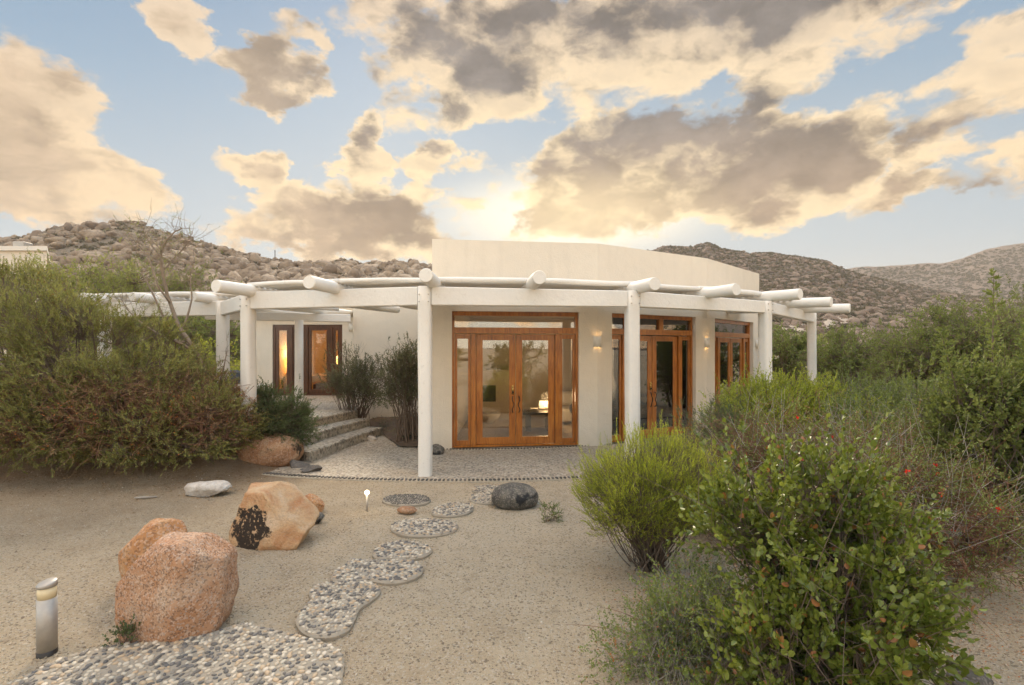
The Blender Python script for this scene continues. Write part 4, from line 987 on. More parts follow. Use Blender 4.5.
def bush(name,label,cat_,base,lobes,n,mat,bark,TL=.14,nl=14,L=.03,W=.006,ang=.6,clumps=80,sig=.12,zmin=.03,stems=60,r0=.018,outw=.8,upw=.5,rnd=.4,broad=False,
         fold=.2,shell=.5,group=None,spread=.15,twig=True,jit=.25,extra=None,stem_n=4,up=0.0,bare=0,bare_mat=None,fmin=0.0,gap=.0,twr=.0012):
    """base: (x,y,z) or list of them"""
    bases=np.array(base if isinstance(base,list) else [base],float)
    t=thing(name,label,cat_,tuple(bases[0]),0,group)
    cp,cd=lobes_sample(lobes,clumps,shell)
    k=rng.integers(0,clumps,n); off=rng.normal(size=(n,3))*sig*rng.uniform(.5,1.4,(clumps,1))[k]; P=cp[k]+off
    ctr=np.mean(np.array(lobes)[:,:3],axis=0)
    D=nrmz(cd[k]*outw+np.array([0,0,upw])+rng.normal(size=(n,3))*rnd)
    if gap>0: ok=fbm(P,3.0/ max(.2,sig*6),2,3)>gap; P,D=P[ok],D[ok]
    g=P[:,2]>zmin; P,D=P[g],D[g]; TLs=TL*rng.uniform(.6,1.4,len(P))
    V,Fc=twig_leaves(P,D,TLs,nl,L,W,ang,broad,fold,up,jit)
    mesh('foliage',V,Fc,mat,t)
    parts=[]
    if twig: parts.append(tubes(P-D*TLs[:,None]*.3,P+D*TLs[:,None],np.full(len(P),twr*1.6),np.full(len(P),twr*.6),None,1,3))
    # limbs to the clumps, twigs from limbs to tips
    m=min(stems,clumps); ci=rng.choice(clumps,m,replace=False); B=cp[ci]; bi=np.array([np.argmin(np.linalg.norm(bases[:,:2]-q[:2],axis=1)) for q in B])
    A=bases[bi]+rng.normal(size=(m,3))*np.array([spread,spread,.0]); A[:,2]=bases[bi,2]-.03
    mid=A*.45+B*.55+np.array([0,0,1])*(-.12)*np.abs(B[:,2:3]-A[:,2:3])+rng.normal(size=(m,3))*.05; mid[:,:2]=mid[:,:2]*.9+A[:,:2]*.1
    parts.append(tubes(A,B,r0*rng.uniform(.5,1.1,m),np.full(m,r0*.2),mid,6,5))
    j=rng.choice(len(P),min(len(P),clumps*7),replace=False); near=np.array([ci[np.argmin(((cp[ci]-q)**2).sum(1))] for q in P[j]])
    parts.append(tubes(cp[near]*.75+ctr*.25,P[j],np.full(len(j),r0*.18),np.full(len(j),twr),None,2,3))
    if bare:
        bp,bd=lobes_sample(lobes,bare,.75); bD=nrmz(bd+np.array([0,0,.4])+rng.normal(size=bp.shape)*.6); g=bp[:,2]>.05; bp,bD=bp[g],bD[g]
        bl=TL*rng.uniform(1.2,3.0,len(bp))[:,None]; tip=bp+bD*bl
        parts2=tubes(bp-bD*bl*.8,tip,np.full(len(bp),twr*2.2),np.full(len(bp),twr*.7),bp+rng.normal(size=bp.shape)*.03,3,3)
        q=bp+bD*bl*.3; D2=nrmz(bD+rng.normal(size=bD.shape)*.7); parts3=tubes(q,q+D2*bl*.6,np.full(len(bp),twr*1.4),np.full(len(bp),twr*.5),None,1,3)
        if bare_mat is not None: V,Fc=cat(parts2,parts3); mesh('bare_twigs',V,Fc,bare_mat,t)
        else: parts+=[parts2,parts3]
    V,Fc=cat(*parts); mesh('branches',V,Fc,bark,t)
    return t,P,D
L_olive=mat_leaf('olive_needles',[(0.096, 0.104, 0.028), (0.202, 0.21, 0.065), (0.352, 0.335, 0.113)],.6,.25,1.6,.25,(.19,.10,.045),.05)
L_red=mat_leaf('rust_needles',[(0.131, 0.072, 0.036), (0.238, 0.153, 0.081), (0.321, 0.241, 0.129)],.7,.15,1.4,.2)
L_dark=mat_leaf('dark_green_needles',[(0.042, 0.063, 0.025), (0.084, 0.112, 0.045), (0.14, 0.182, 0.07)],.55,.25,1.8,.3)
L_bright=mat_leaf('bright_green_needles',[(0.156, 0.185, 0.02), (0.312, 0.34, 0.039), (0.484, 0.496, 0.074)],.55,.35,1.5,.25)
L_yel=mat_leaf('yellow_green_leaves',[(0.141, 0.173, 0.018), (0.3, 0.331, 0.038), (0.476, 0.488, 0.07)],.5,.35,1.0,.3)
L_sage=mat_leaf('sage_leaves',[(0.082, 0.103, 0.025), (0.153, 0.187, 0.051), (0.246, 0.285, 0.084)],.65,.25,1.0,.2)
L_broad=mat_leaf('leathery_green_leaves',[(0.053, 0.077, 0.009), (0.119, 0.153, 0.021), (0.239, 0.267, 0.045)],.36,.22,2.2,.5,(.30,.12,.04),.025)
L_tree=mat_leaf('desert_tree_leaves',[(0.074, 0.099, 0.025), (0.14, 0.167, 0.045), (0.228, 0.25, 0.073)],.6,.3,.5,.25)
L_treey=mat_leaf('palo_verde_leaves',[(0.112, 0.136, 0.029), (0.208, 0.232, 0.054), (0.32, 0.328, 0.096)],.6,.3,.4,.25)
L_grey=mat_leaf('grey_green_leaves',[(0.068, 0.075, 0.042), (0.128, 0.135, 0.075), (0.21, 0.21, 0.12)],.6,.25,2.0,.25)  # grey green is the leaf colour itself
L_small=mat_leaf('small_green_leaves',[(0.075, 0.095, 0.024), (0.15, 0.189, 0.048), (0.255, 0.299, 0.084)],.5,.25,3.0,.3,(.28,.12,.06),.06)
L_flower=mat_leaf('red_petals',[(.55,.02,.015),(.7,.03,.02),(.8,.07,.03)],.5,.2,3,.2)
L_orange=mat_leaf('orange_dry_leaves',[(.42,.12,.03),(.5,.17,.05),(.56,.25,.08)],.6,.2,3,.2)

# big fine-needled shrub on the left
lob=[(-8.6,8.6,1.6,1.6,1.3,1.75),(-7.3,8.3,1.45,1.5,1.3,1.6),(-6.4,8.2,1.25,1.3,1.2,1.3),(-5.6,8.2,.9,1.1,1.1,.98),(-4.95,8.2,.75,.8,.9,.72),(-6.9,8.3,1.6,.9,.9,1.05),(-7.6,7.7,.95,1.4,.9,.95),(-6.1,7.7,.75,1.2,.8,.75),(-5.0,7.9,.62,.8,.7,.6)]
bs=[(-8.4,8.7,.4),(-7.0,8.6,.35),(-5.9,8.5,.3),(-5.0,8.4,.25)]
t,P,D=bush('needle_shrub','huge mounded fine needled shrub sprawling down the left side of the yard','shrub',bs,lob,14000,L_olive,M['bark'],TL=.18,nl=20,L=.052,W=.013,ang=.5,clumps=460,sig=.11,stems=110,r0=.03,upw=.45,outw=.8,rnd=.4,shell=.78,zmin=.28,bare=0,spread=.3,twr=.0016)
# its rust-coloured undergrowth
def add_twiggy(t,lobes,n,mat,name,TL,nl,L,W,zmax=9,zmin=.1,rnd=.8,upw=.1,tr=.0022,bark=M['bark_red'],shell=.9):
    P,d=lobes_sample(lobes,n,shell); k=(P[:,2]<zmax)&(P[:,2]>zmin)&(fbm(P,1.3,3,6)>.43); P=P[k]; d=d[k]; D=nrmz(d*.6+np.array([0,0,upw])+rng.normal(size=P.shape)*rnd); TLs=TL*rng.uniform(.5,1.5,len(P))
    V,Fc=twig_leaves(P,D,TLs,nl,L,W,.6); mesh(name,V,Fc,mat,t)
    V,Fc=tubes(P-D*TLs[:,None]*1.2,P+D*TLs[:,None],np.full(len(P),tr*1.8),np.full(len(P),tr*.5),P+rng.normal(size=P.shape)*.04,3,3); mesh('dry_twigs',V,Fc,bark,t)
lob2=[(l[0],l[1]-.06,l[2],l[3]*1.02,l[4]*1.05,l[5]) for l in lob]
add_twiggy(t,lob2,8500,L_red,'rust_foliage',.20,12,.038,.012,zmax=1.55,zmin=.5,rnd=.7)
add_twiggy(t,lob2,1800,L_orange,'withered_leaves',.16,4,.04,.013,zmax=1.25,zmin=.4,rnd=.8)
bush('needle_shrub','small dark green shrub growing behind the brown boulder','shrub',(-4.05,8.9,.2),[(-4.1,8.85,.75,.5,.5,.42),(-3.85,8.8,.62,.42,.4,.36),(-4.5,8.8,.8,.4,.4,.4)],3000,L_dark,M['bark'],TL=.13,nl=20,L=.038,W=.011,clumps=90,sig=.08,stems=40,r0=.014,zmin=.22)
# shrubs before the wing wall
for base,lbs,lab in (((-3.72,12.2,.1),[(-3.9,12.2,1.35,.62,.5,.55),(-3.35,12.1,1.15,.55,.45,.5),(-3.7,12.1,.95,.45,.4,.35)],'upright grey green shrub in the bed beside the pebble steps'),
                     ((-2.1,10.6,.1),[(-2.2,10.65,1.5,.46,.42,.5),(-1.95,10.6,1.35,.44,.4,.45),(-2.35,10.7,1.05,.4,.4,.42)],'upright grey green shrub growing just behind the front post')):
    bush('upright_shrub',lab,'shrub',base,lbs,1500,L_grey,M['bark'],TL=.15,nl=11,L=.042,W=.019,ang=.75,clumps=100,sig=.12,stems=60,r0=.016,upw=1.0,outw=.5,rnd=.35,shell=.3,group='upright shrubs in the planting bed',zmin=.4,bare=160)
# round bright green shrub
bush('desert_broom','round feathery bright green shrub on the sand right of the path','shrub',(1.24,4.55,0),[(1.22,4.5,.76,.50,.48,.34),(.98,4.42,.63,.38,.38,.32),(1.5,4.48,.67,.36,.38,.34),(1.24,4.4,.55,.40,.36,.3)],4600,L_bright,M['bark'],TL=.14,nl=18,L=.028,W=.0052,ang=.35,clumps=230,sig=.06,stems=150,r0=.009,upw=.95,outw=.75,rnd=.18,shell=.66,zmin=.30,spread=.07,twr=.0009,jit=.16)
# foreground broad-leaved shrub
lobB=[(1.82,2.95,.66,.48,.45,.50),(1.58,2.95,.62,.38,.38,.44),(1.95,2.85,.45,.36,.35,.42),(1.70,2.7,.38,.48,.35,.36),(1.72,3.1,.86,.30,.3,.30),(2.0,3.15,.98,.24,.26,.28),(1.5,2.65,.25,.4,.3,.28),(1.42,3.15,.86,.28,.3,.3)]
t,P,D=bush('leathery_shrub','big glossy round leaved shrub in the right foreground','shrub',(1.85,2.95,0),lobB,1500,L_broad,M['bark'],TL=.18,nl=12,L=.046,W=.032,ang=.75,clumps=150,sig=.07,bare=70,stems=90,r0=.013,upw=.75,outw=.7,rnd=.35,broad=True,fold=.18,shell=.35,zmin=.03,twr=.0016,jit=.2,spread=.12)
# long shoots that stick out of it
SH=[((1.8,3.0,.9),(2.16,3.0,1.55)),((1.5,3.0,.8),(1.30,2.95,1.42)),((2.0,3.1,1.0),(2.02,3.1,1.50)),((1.6,3.0,.8),(1.62,3.05,1.46)),((2.15,2.9,.6),(2.32,2.9,1.15)),((1.9,3.0,1.0),(1.78,3.0,1.36))]
A=np.array([s_[0] for s_ in SH]); B=np.array([s_[1] for s_ in SH]); Dd=B-A; TLs=np.linalg.norm(Dd,axis=1)
V,Fc=twig_leaves(A,nrmz(Dd),TLs,30,.042,.026,.65,True,.18,0,.18); mesh('shoot_leaves',V,Fc,L_broad,t)
V,Fc=tubes(A,B,np.full(len(A),.005),np.full(len(A),.0015),None,4,5); mesh('shoots',V,Fc,M['bark'],t)
# low creeping shrub at the bottom
t,P,D=bush('creeping_shrub','low straggly small leaved shrub trailing over the sand at the bottom','shrub',(1.12,3.1,0),[(1.1,3.15,.22,.42,.32,.24),(.85,3.05,.10,.32,.25,.12),(1.3,3.05,.26,.34,.3,.24),(1.2,3.45,.2,.3,.3,.2)],1900,L_small,M['bark_grey'],TL=.12,nl=13,L=.020,W=.013,ang=.8,clumps=120,sig=.06,stems=70,r0=.006,upw=.35,outw=.9,rnd=.6,shell=.3,zmin=.01,spread=.2,bare=30,twr=.001)
A=np.array([(.85,3.2,.1),(.8,3.05,.06),(.9,3.3,.12),(1.0,3.3,.2)]); B=np.array([(.36,3.45,.06),(.44,3.0,.05),(.62,3.6,.10),(.78,3.35,.42)]); Dd=B-A
V,Fc=twig_leaves(A,nrmz(Dd),np.linalg.norm(Dd,axis=1),26,.018,.012,.9); mesh('runner_leaves',V,Fc,L_small,t)
V,Fc=tubes(A,B,np.full(4,.003),np.full(4,.001),(A+B)/2+np.array([0,0,.05]),5,4); mesh('runners',V,Fc,M['bark_red'],t)
A=np.array([(1.12,3.05,.3),(.62,3.1,.1),(.6,2.98,.08)]); B=A+np.array([(.14,0,.06),(.02,0,.10),(-.03,0,.08)]); Dd=B-A
V,Fc=twig_leaves(A,nrmz(Dd),np.linalg.norm(Dd,axis=1),16,.02,.012,.7); mesh('withered_leaves',V,Fc,L_orange,t)
# twiggy shrub with red flowers
def flowers(t,P,n,size,mat=None):
    k=rng.choice(len(P),n,replace=False); Q=P[k]; m=6
    D=nrmz(rng.normal(size=(n,m,3))+np.array([0,-.4,.3])); L=np.full(m,size)
    for i in range(n): V,Fc=leaves(np.repeat(Q[i:i+1],m,0),D[i],L,L*.6,.2,True); mesh('flower',V,Fc,L_flower,t)
lobC=[(3.0,4.6,.7,.75,.7,.55),(3.6,4.8,.75,.7,.7,.55),(2.5,4.9,.85,.6,.6,.5),(3.2,4.0,.45,.7,.5,.42),(2.6,4.1,.7,.5,.45,.45),(3.7,4.1,.5,.5,.5,.42)]
t,P,D=bush('twiggy_shrub','grey twiggy shrub dotted with red flowers at the right edge','shrub',[(3.1,4.6,0),(3.6,4.5,0),(2.6,4.7,0)],lobC,4200,L_small,M['bark_red'],TL=.15,nl=10,L=.024,W=.013,ang=.8,clumps=240,sig=.11,stems=140,r0=.008,upw=.35,outw=.8,rnd=.7,shell=.3,zmin=.05,bare=420,bare_mat=M['bark_grey'],twr=.0015,spread=.25)
flowers(t,P[P[:,1]<4.6],50,.024)
t2,P,D=bush('twiggy_shrub','reddish flowering shrub between the leathery shrub and the bright green ones','shrub',[(2.6,5.6,0),(3.3,5.9,0)],[(2.6,5.6,.5,.8,.6,.45),(3.5,5.9,.52,.8,.6,.45),(1.95,5.4,.45,.5,.45,.4)],3400,L_small,M['bark_red'],TL=.14,nl=10,L=.028,W=.014,clumps=240,sig=.11,stems=110,r0=.009,rnd=.6,shell=.5,bare=380,bare_mat=M['bark_red'],zmin=.05,twr=.0016,spread=.25)
flowers(t2,P,45,.03)
# bright green shrubs by the right end of the house
bush('desert_broom','bright yellow green shrub in front of the last pergola posts','shrub',(4.0,7.9,0),[(3.65,7.7,.8,.6,.6,.5),(4.3,8.0,.85,.7,.6,.55),(4.9,8.1,.75,.6,.6,.52),(3.4,7.4,.62,.42,.5,.45)],5200,L_yel,M['bark'],TL=.18,nl=16,L=.048,W=.015,ang=.5,clumps=230,sig=.10,stems=80,r0=.016,upw=.8,rnd=.3,shell=.6,zmin=.1,twr=.0014)
bush('desert_broom','dark low shrub under the glazed wall right of the round green one','shrub',(2.75,6.9,0),[(2.65,6.9,.75,.45,.4,.4),(3.1,7.1,.7,.4,.4,.42)],1500,L_dark,M['bark'],TL=.13,nl=16,L=.035,W=.007,clumps=80,sig=.09,stems=40,r0=.012,zmin=.1)
bush('sage_shrub','grey green shrub with upright tips right of the yellow green one','shrub',[(5.7,8.2,0),(6.7,8.0,0)],[(5.4,8.2,.75,.7,.6,.6),(6.2,8.0,.8,.75,.6,.6),(7.0,7.9,.7,.7,.6,.6),(5.0,7.4,.6,.7,.6,.55)],5200,L_sage,M['bark_grey'],TL=.16,nl=14,L=.042,W=.020,ang=.75,clumps=260,sig=.10,stems=80,r0=.014,upw=1.1,rnd=.28,outw=.5,shell=.6,zmin=.1,twr=.0014)
# tall dark shrub at the right edge with a pointed leader
lobT=[(4.6,4.75,1.15,.60,.55,.60),(4.95,4.75,1.40,.5,.5,.5),(4.45,4.9,.8,.55,.55,.5),(5.0,4.9,.95,.6,.6,.6),(4.3,4.9,1.40,.28,.3,.34)]
t,P,D=bush('leathery_shrub','tall dark leafy shrub with one pointed leader at the right edge','shrub',(4.6,4.9,0),lobT,3600,L_tree,M['bark'],TL=.17,nl=12,L=.044,W=.028,ang=.8,clumps=170,sig=.11,stems=90,r0=.018,upw=.7,outw=.6,rnd=.35,broad=True,fold=.15,shell=.3,zmin=.1,twr=.002)
A=np.array([(4.45,4.75,1.4),(4.2,4.8,1.4),(4.75,4.75,1.5),(4.95,4.7,1.5)]); B=np.array([(4.47,4.75,2.62),(4.02,4.8,2.08),(4.80,4.75,2.15),(5.05,4.7,2.25)])
k=np.repeat(np.arange(4),34); t_=np.tile(np.linspace(.1,1,34),4); T=A[k]+(B-A)[k]*t_[:,None]; ph=np.arange(len(k))*2.4
D=nrmz(np.stack([np.cos(ph),np.sin(ph),np.full(len(k),1.1)],-1)); V,Fc=twig_leaves(T,D,.20*(1.15-t_),7,.048,.024,.75,True,.15); mesh('shoot_leaves',V,Fc,L_tree,t)
V,Fc=tubes(A,B,np.full(4,.010),np.full(4,.002),None,4,5); mesh('shoots',V,Fc,M['bark'],t)
# background shrubs and trees
def deco(name,lab,px,Y,w,ztop,mat,n=2600,group='shrubs and small trees beyond the house',lf=.06,zb=.0,clumps=90,kind='tree'):
    x=(px-512)/F*Y; h=ztop-zb; W=w
    lobs=[(x+(i-2)*.15*W,Y+random.uniform(-.2,.2)*W,zb+h*random.uniform(.5,.74),W*random.uniform(.26,.38),W*random.uniform(.28,.4),h*random.uniform(.24,.30)) for i in range(5)]+[(x,Y,zb+h*.35,W*.42,W*.35,h*.3)]
    return bush(name,lab,kind,(x,Y,zb),lobs,n,mat,M['bark'],TL=lf*3.2,nl=10,L=lf*1.15,W=lf*.55,ang=.8,clumps=clumps,sig=W*.07,stems=45,r0=.012*W+.02,upw=.5,outw=.7,rnd=.5,shell=.45,zmin=zb+.15,group=group,gap=.36,twr=.003)
deco('desert_tree','rounded olive tree behind the sage shrub',928,11.5,2.6,2.8,L_sage,4200,lf=.05,clumps=130)
deco('desert_tree','olive tree right of centre behind the tall pointed shrub',985,10.5,2.6,2.75,L_tree,4200,lf=.05,clumps=130)
deco('desert_tree','low green tree left of the rounded olive tree',868,14,2.4,2.6,L_sage,2600,lf=.055)
deco('desert_tree','green tree at the right picture edge behind everything',1050,12,3.4,2.9,L_tree,3000,lf=.055)
deco('desert_tree','dull green bush seen between the last two pergola posts',785,19,3.0,2.5,L_sage,2600,lf=.07)
deco('desert_tree','low dull bush seen just right of the last pergola post',825,23,3.6,2.4,L_treey,2200,lf=.08)
for px,Y,w,zt,mt,lab in ((75,21,4.6,5.9,L_treey,'green tree above the big shrub at the far left'),(120,23,5.4,6.6,L_treey,'tall green tree left of the bare tree'),(165,24,5.0,6.6,L_tree,'brownish green tree right behind the bare tree'),(205,20,3.4,4.6,L_sage,'thin grey green tree above the left end of the pergola'),(35,17,4.0,4.6,L_treey,'dark green tree nearest the white building'),(190,15.5,2.4,2.3,L_yel,'yellow green bush seen under the left pergola beam'),(226,22,3.0,3.2,L_dark,'dark tree seen between the two left posts'),(237,17,1.6,1.6,L_yel,'low green bush behind the white bench')):
    deco('desert_tree',lab,px,Y,w,zt,mt,3600 if w>4 else 2000,'trees behind the left end of the pergola',lf=.075 if w>3 else .05,clumps=120)
# a few shrubs behind the camera, mirrored in the panes
for px,Y,w,zt in ((300,-12,2.6,2.0),(470,-9,1.8,2.35),(560,-10,1.8,2.4),(760,-12,3,2.2)):
    deco('desert_tree','tree standing behind the photographer, mirrored in the door panes',1024-px,Y,w,zt,L_tree,1400,'trees mirrored in the panes',lf=.09,clumps=70)
# bare twisted tree
M['bark_tan']=mat_plain('weathered_bark',(.26,.20,.145),.9,0,.35,14,.004)
tw=thing('bare_tree','bare twisted dark branched tree rising through the big shrub','tree',(-4.95,8.9,.3))
mb=MB()
def P_(px,py,Y=8.9): return (at(px,Y,py=py))
def limb(pts,r0,r1,Y=8.9,n=7):
    k=len(pts); P=[Vector(P_(a,b_,Y+dy)) for a,b_,dy in pts]
    Q=[]
    for i in range(k-1):
        p0=P[max(i-1,0)];p1=P[i];p2=P[i+1];p3=P[min(i+2,k-1)]
        for s in range(3):
            t=s/3; Q.append(.5*((2*p1)+(-p0+p2)*t+(2*p0-5*p1+4*p2-p3)*t*t+(-p0+3*p1-3*p2+p3)*t**3)+Vector((random.uniform(-.01,.01),0,random.uniform(-.01,.01))))
    Q.append(P[-1]); m=len(Q); mb.tube(Q,[r0+(r1-r0)*i/(m-1) for i in range(m)],n,wob=.08); return Q
main=limb([(226,440,0),(212,400,0),(205,372,0),(194,348,0),(180,328,.1),(170,303,.1),(164,278,0),(161,256,0),(165,243,0),(172,234,0),(182,228,.1)],.052,.009)
br=[limb([(207,380,0),(196,352,.2),(186,343,.3),(172,338,.4),(162,315,.4),(150,288,.4),(141,272,.4)],.045,.008),
limb([(196,352,0),(178,342,-.2),(160,335,-.3),(135,318,-.3),(122,300,-.3)],.03,.006),
limb([(161,258,0),(152,246,.1),(146,236,.1),(143,226,.1)],.018,.004),
limb([(170,303,0),(158,285,-.2),(150,262,-.2),(140,246,-.2),(128,240,-.2)],.02,.004),
limb([(182,330,.1),(192,300,.2),(190,280,.2),(194,262,.2)],.02,.004),
limb([(163,270,0),(176,256,.2),(186,246,.2),(190,236,.2)],.014,.003),
limb([(212,398,0),(222,375,-.2),(226,355,-.2)],.02,.005)]
mb.build('trunk',M['bark_tan'],tw,True)
Q=np.array([q for b_ in br+[main[12:]] for q in b_[5:]]); n=330; k=rng.integers(0,len(Q),n); A=Q[k]; D=nrmz(rng.normal(size=(n,3))*np.array([1,.7,.8])+np.array([0,0,.5])); Ln=rng.uniform(.12,.5,n)
B=A+D*Ln[:,None]; parts=[tubes(A,B,np.full(n,.0045),np.full(n,.0015),(A+B)/2+rng.normal(size=(n,3))*.05,4,3)]
A2=A+D*Ln[:,None]*rng.uniform(.3,.9,(n,1)); D2=nrmz(D+rng.normal(size=(n,3))*.8); B2=A2+D2*Ln[:,None]*.6; parts.append(tubes(A2,B2,np.full(n,.003),np.full(n,.0012),None,2,3))
V,Fc=cat(*parts); mesh('twigs',V,Fc,M['bark_tan'],tw)
kk=(A2[:,2]<4.2)&(rng.random(n)<.7); V,Fc=twig_leaves(A2[kk],D2[kk],Ln[kk]*.8,12,.028,.009,.9); mesh('foliage',V,Fc,L_treey,tw)
# sprigs
for (px,py_,s,lab,mt) in ((547,521,.16,'tiny leafy sprig growing in the sand beside the dark rock',L_small),(124,645,.13,'low dark green plant at the foot of the pink boulder',L_dark),(497,498,.05,'tiny weed between the last stepping stones',L_small)):
    x,y,_=on(px,py_,0); bush('sprig',lab,'plant',(x,y,0),[(x,y,s*.45,s*.7,s*.5,s*.5)],60,mt,M['bark'],TL=s*.45,nl=7,L=.022,W=.012,clumps=14,sig=s*.15,stems=12,r0=.003,zmin=.005,spread=.02,broad=True)

# leaf litter below the big shrub
n=5200; x=rng.uniform(-9,-3.7,n); y=7.7+rng.normal(0,.55,n)+.06*(-x-4); z=gheight(x,y)+.006
D=nrmz(rng.normal(size=(n,3))*np.array([1,1,.25])); V,Fc=leaves(np.stack([x,y,z],-1),D,rng.uniform(.02,.05,n),rng.uniform(.005,.012,n)); tag(mesh('leaf_litter',V,Fc,L_red),'rusty fallen needles carpeting the sand under the big shrub','leaf litter',kind='stuff')
n=1500; x=rng.uniform(-3.9,-1.6,n); y=rng.uniform(10.3,13.5,n); k=x>(-2.62-(y-10.9)*.48)+.03
D=nrmz(rng.normal(size=(n,3))*np.array([1,1,.3])); V,Fc=leaves(np.stack([x,y,np.full(n,.15)],-1)[k],D[k],rng.uniform(.03,.07,n)[k],rng.uniform(.01,.02,n)[k]); tag(mesh('leaf_litter',V,Fc,L_grey),'dry leaves lying in the planting bed by the steps','leaf litter',kind='stuff')
n=4200; px=rng.uniform(560,1040,n); py=rng.uniform(560,700,n); y=EYE*F/(py-HOR)+rng.uniform(0,.6,n); x=(px-512)/F*y
D=nrmz(rng.normal(size=(n,3))*np.array([1,1,.25])); k=rng.random(n)<sstep(.5,1.4,x)
V,Fc=leaves(np.stack([x,y,gheight(x,y)+.005],-1)[k],D[k],rng.uniform(.008,.022,n)[k],rng.uniform(.003,.008,n)[k]); tag(mesh('leaf_litter',V,Fc,L_orange),'dry leaf bits scattered on the sand under the right hand shrubs','leaf litter',kind='stuff')

# ------------------------------------------------------------------ sky
w=bpy.data.worlds.new('World'); scn.world=w; w.use_nodes=True; nt=NT(w.node_tree); nt.n.clear(); BACK_FILL=3.6
out=nt.new('ShaderNodeOutputWorld'); bg=nt.new('ShaderNodeBackground'); nt.l.new(bg.outputs[0],out.inputs[0])
SUN_AZ=R(-14); SUN_EL=R(30)
sky=nt.new('ShaderNodeTexSky'); sky.sky_type='NISHITA'; sky.sun_disc=False; sky.sun_elevation=SUN_EL; sky.sun_rotation=SUN_AZ; sky.air_density=1.0; sky.dust_density=1.2; sky.altitude=900
tc=nt.new('ShaderNodeTexCoord'); sp=nt.new('ShaderNodeSeparateXYZ'); nt.l.new(tc.outputs['Generated'],sp.inputs[0])
sx,sy,sz=sp.outputs
az=nt.m('ARCTAN2',sx,sy); el=nt.m('ARCSINE',sz)
cb=nt.new('ShaderNodeCombineXYZ'); nt.l.new(az,cb.inputs[0]); nt.l.new(el,cb.inputs[1]); AE=cb.outputs[0]
# domain: slightly warped direction for ragged cloud edges
cx=nt.new('ShaderNodeMapping'); nt.l.new(tc.outputs['Generated'],cx.inputs[0]); cx.inputs['Scale'].default_value=(1,1,1.7)
WN=nt.noise(cx.outputs[0],5.5,6,.6); wd=nt.new('ShaderNodeVectorMath',operation='MULTIPLY_ADD'); nt.l.new(WN.outputs['Color'],wd.inputs[0]); wd.inputs[1].default_value=(.10,.10,.10); nt.l.new(cx.outputs[0],wd.inputs[2]); WD=wd.outputs[0]
N1=nt.noise(WD,3.6,9,.55,.1); N2=nt.noise(WD,10,6,.56,.1)
we=nt.new('ShaderNodeVectorMath',operation='SUBTRACT'); nt.l.new(WN.outputs['Color'],we.inputs[0]); we.inputs[1].default_value=(.5,.5,.5)
wf=nt.new('ShaderNodeVectorMath',operation='MULTIPLY_ADD'); nt.l.new(we.outputs[0],wf.inputs[0]); wf.inputs[1].default_value=(.30,.22,0); nt.l.new(AE,wf.inputs[2]); AW=wf.outputs[0]; N0=nt.noise(cx.outputs[0],1.4,3,.5)
def AZEL(px,py):
    a=math.atan((px-512)/F); return a,math.atan((HOR-py)/F*math.cos(a))
def blob(px,py,rx,ry,rot=0.0,wt=1.0):
    a,e=AZEL(px,py); k=math.cos(a)**2
    mp=nt.new('ShaderNodeMapping'); mp.vector_type='TEXTURE'; nt.l.new(AW,mp.inputs[0])
    mp.inputs['Location'].default_value=(a,e,0); mp.inputs['Rotation'].default_value=(0,0,R(rot)); mp.inputs['Scale'].default_value=(rx/F*k,ry/F*math.cos(a),1)
    ln=nt.new('ShaderNodeVectorMath',operation='LENGTH'); nt.l.new(mp.outputs[0],ln.inputs[0])
    return nt.mr(ln.outputs['Value'],1.6,.25,0,wt,True)
BL=[(20,150,110,90,0,1.0),(95,190,95,48,-25,1.0),(60,110,60,50,-30,.7),(30,215,150,30,0,.8),(160,165,60,16,5,.55),(213,160,22,12,0,.6),
    (198,38,42,30,-25,.95),(262,68,64,28,15,1.0),(305,42,38,24,0,.75),
    (245,172,34,24,0,.95),(320,228,140,34,0,1.25),(400,215,70,44,0,.9),(372,155,26,26,30,.8),(430,178,32,28,0,.75),(475,190,45,24,20,.6),
    (440,20,110,44,-10,.85),(520,60,95,55,-15,1.0),(460,105,60,26,10,.7),(600,90,70,42,0,.7),(390,55,40,32,0,.5),
    (720,28,190,62,0,1.3),(640,85,120,50,10,.9),(770,80,90,40,25,.9),
    (560,195,60,34,10,.9),(620,165,115,56,15,1.15),(720,180,130,50,10,1.15),(840,150,110,46,15,1.0),(960,110,110,50,22,1.0),(930,180,130,26,10,.9),(1040,160,90,34,15,.8),(1050,60,60,50,20,.8),
    (930,5,60,16,0,.5),(340,95,20,12,0,.0)]
acc=None
for b_ in BL:
    v=blob(*b_); acc=v if acc is None else nt.m('MAXIMUM',acc,v)
# elsewhere in the sky: broken cloud from low noise
front=nt.mr(sy,.25,.05)                        # towards the sides and behind
hi=nt.mr(el,R(42),R(55))
gen=nt.m('MULTIPLY',nt.m('MAXIMUM',front,hi),nt.mr(N0.outputs[0],.42,.62,0,.9))
acc=nt.m('MAXIMUM',acc,gen)
nz=nt.m('ADD',nt.m('MULTIPLY',nt.m('SUBTRACT',N1.outputs[0],.5),2.5),nt.m('MULTIPLY',nt.m('SUBTRACT',N2.outputs[0],.5),1.5))
acc=nt.m('MINIMUM',acc,1.0); dens=nt.m('ADD',nt.m('SUBTRACT',nt.m('MULTIPLY',acc,1.2),.48),nz)
alpha=nt.mr(dens,.0,.34,0,1,True)
off=nt.new('ShaderNodeVectorMath',operation='ADD'); nt.l.new(WD,off.inputs[0]); off.inputs[1].default_value=(.006,.02,-.045)
N1b=nt.noise(off.outputs[0],3.6,9,.55,.1); N2b=nt.noise(off.outputs[0],10,6,.56,.1)
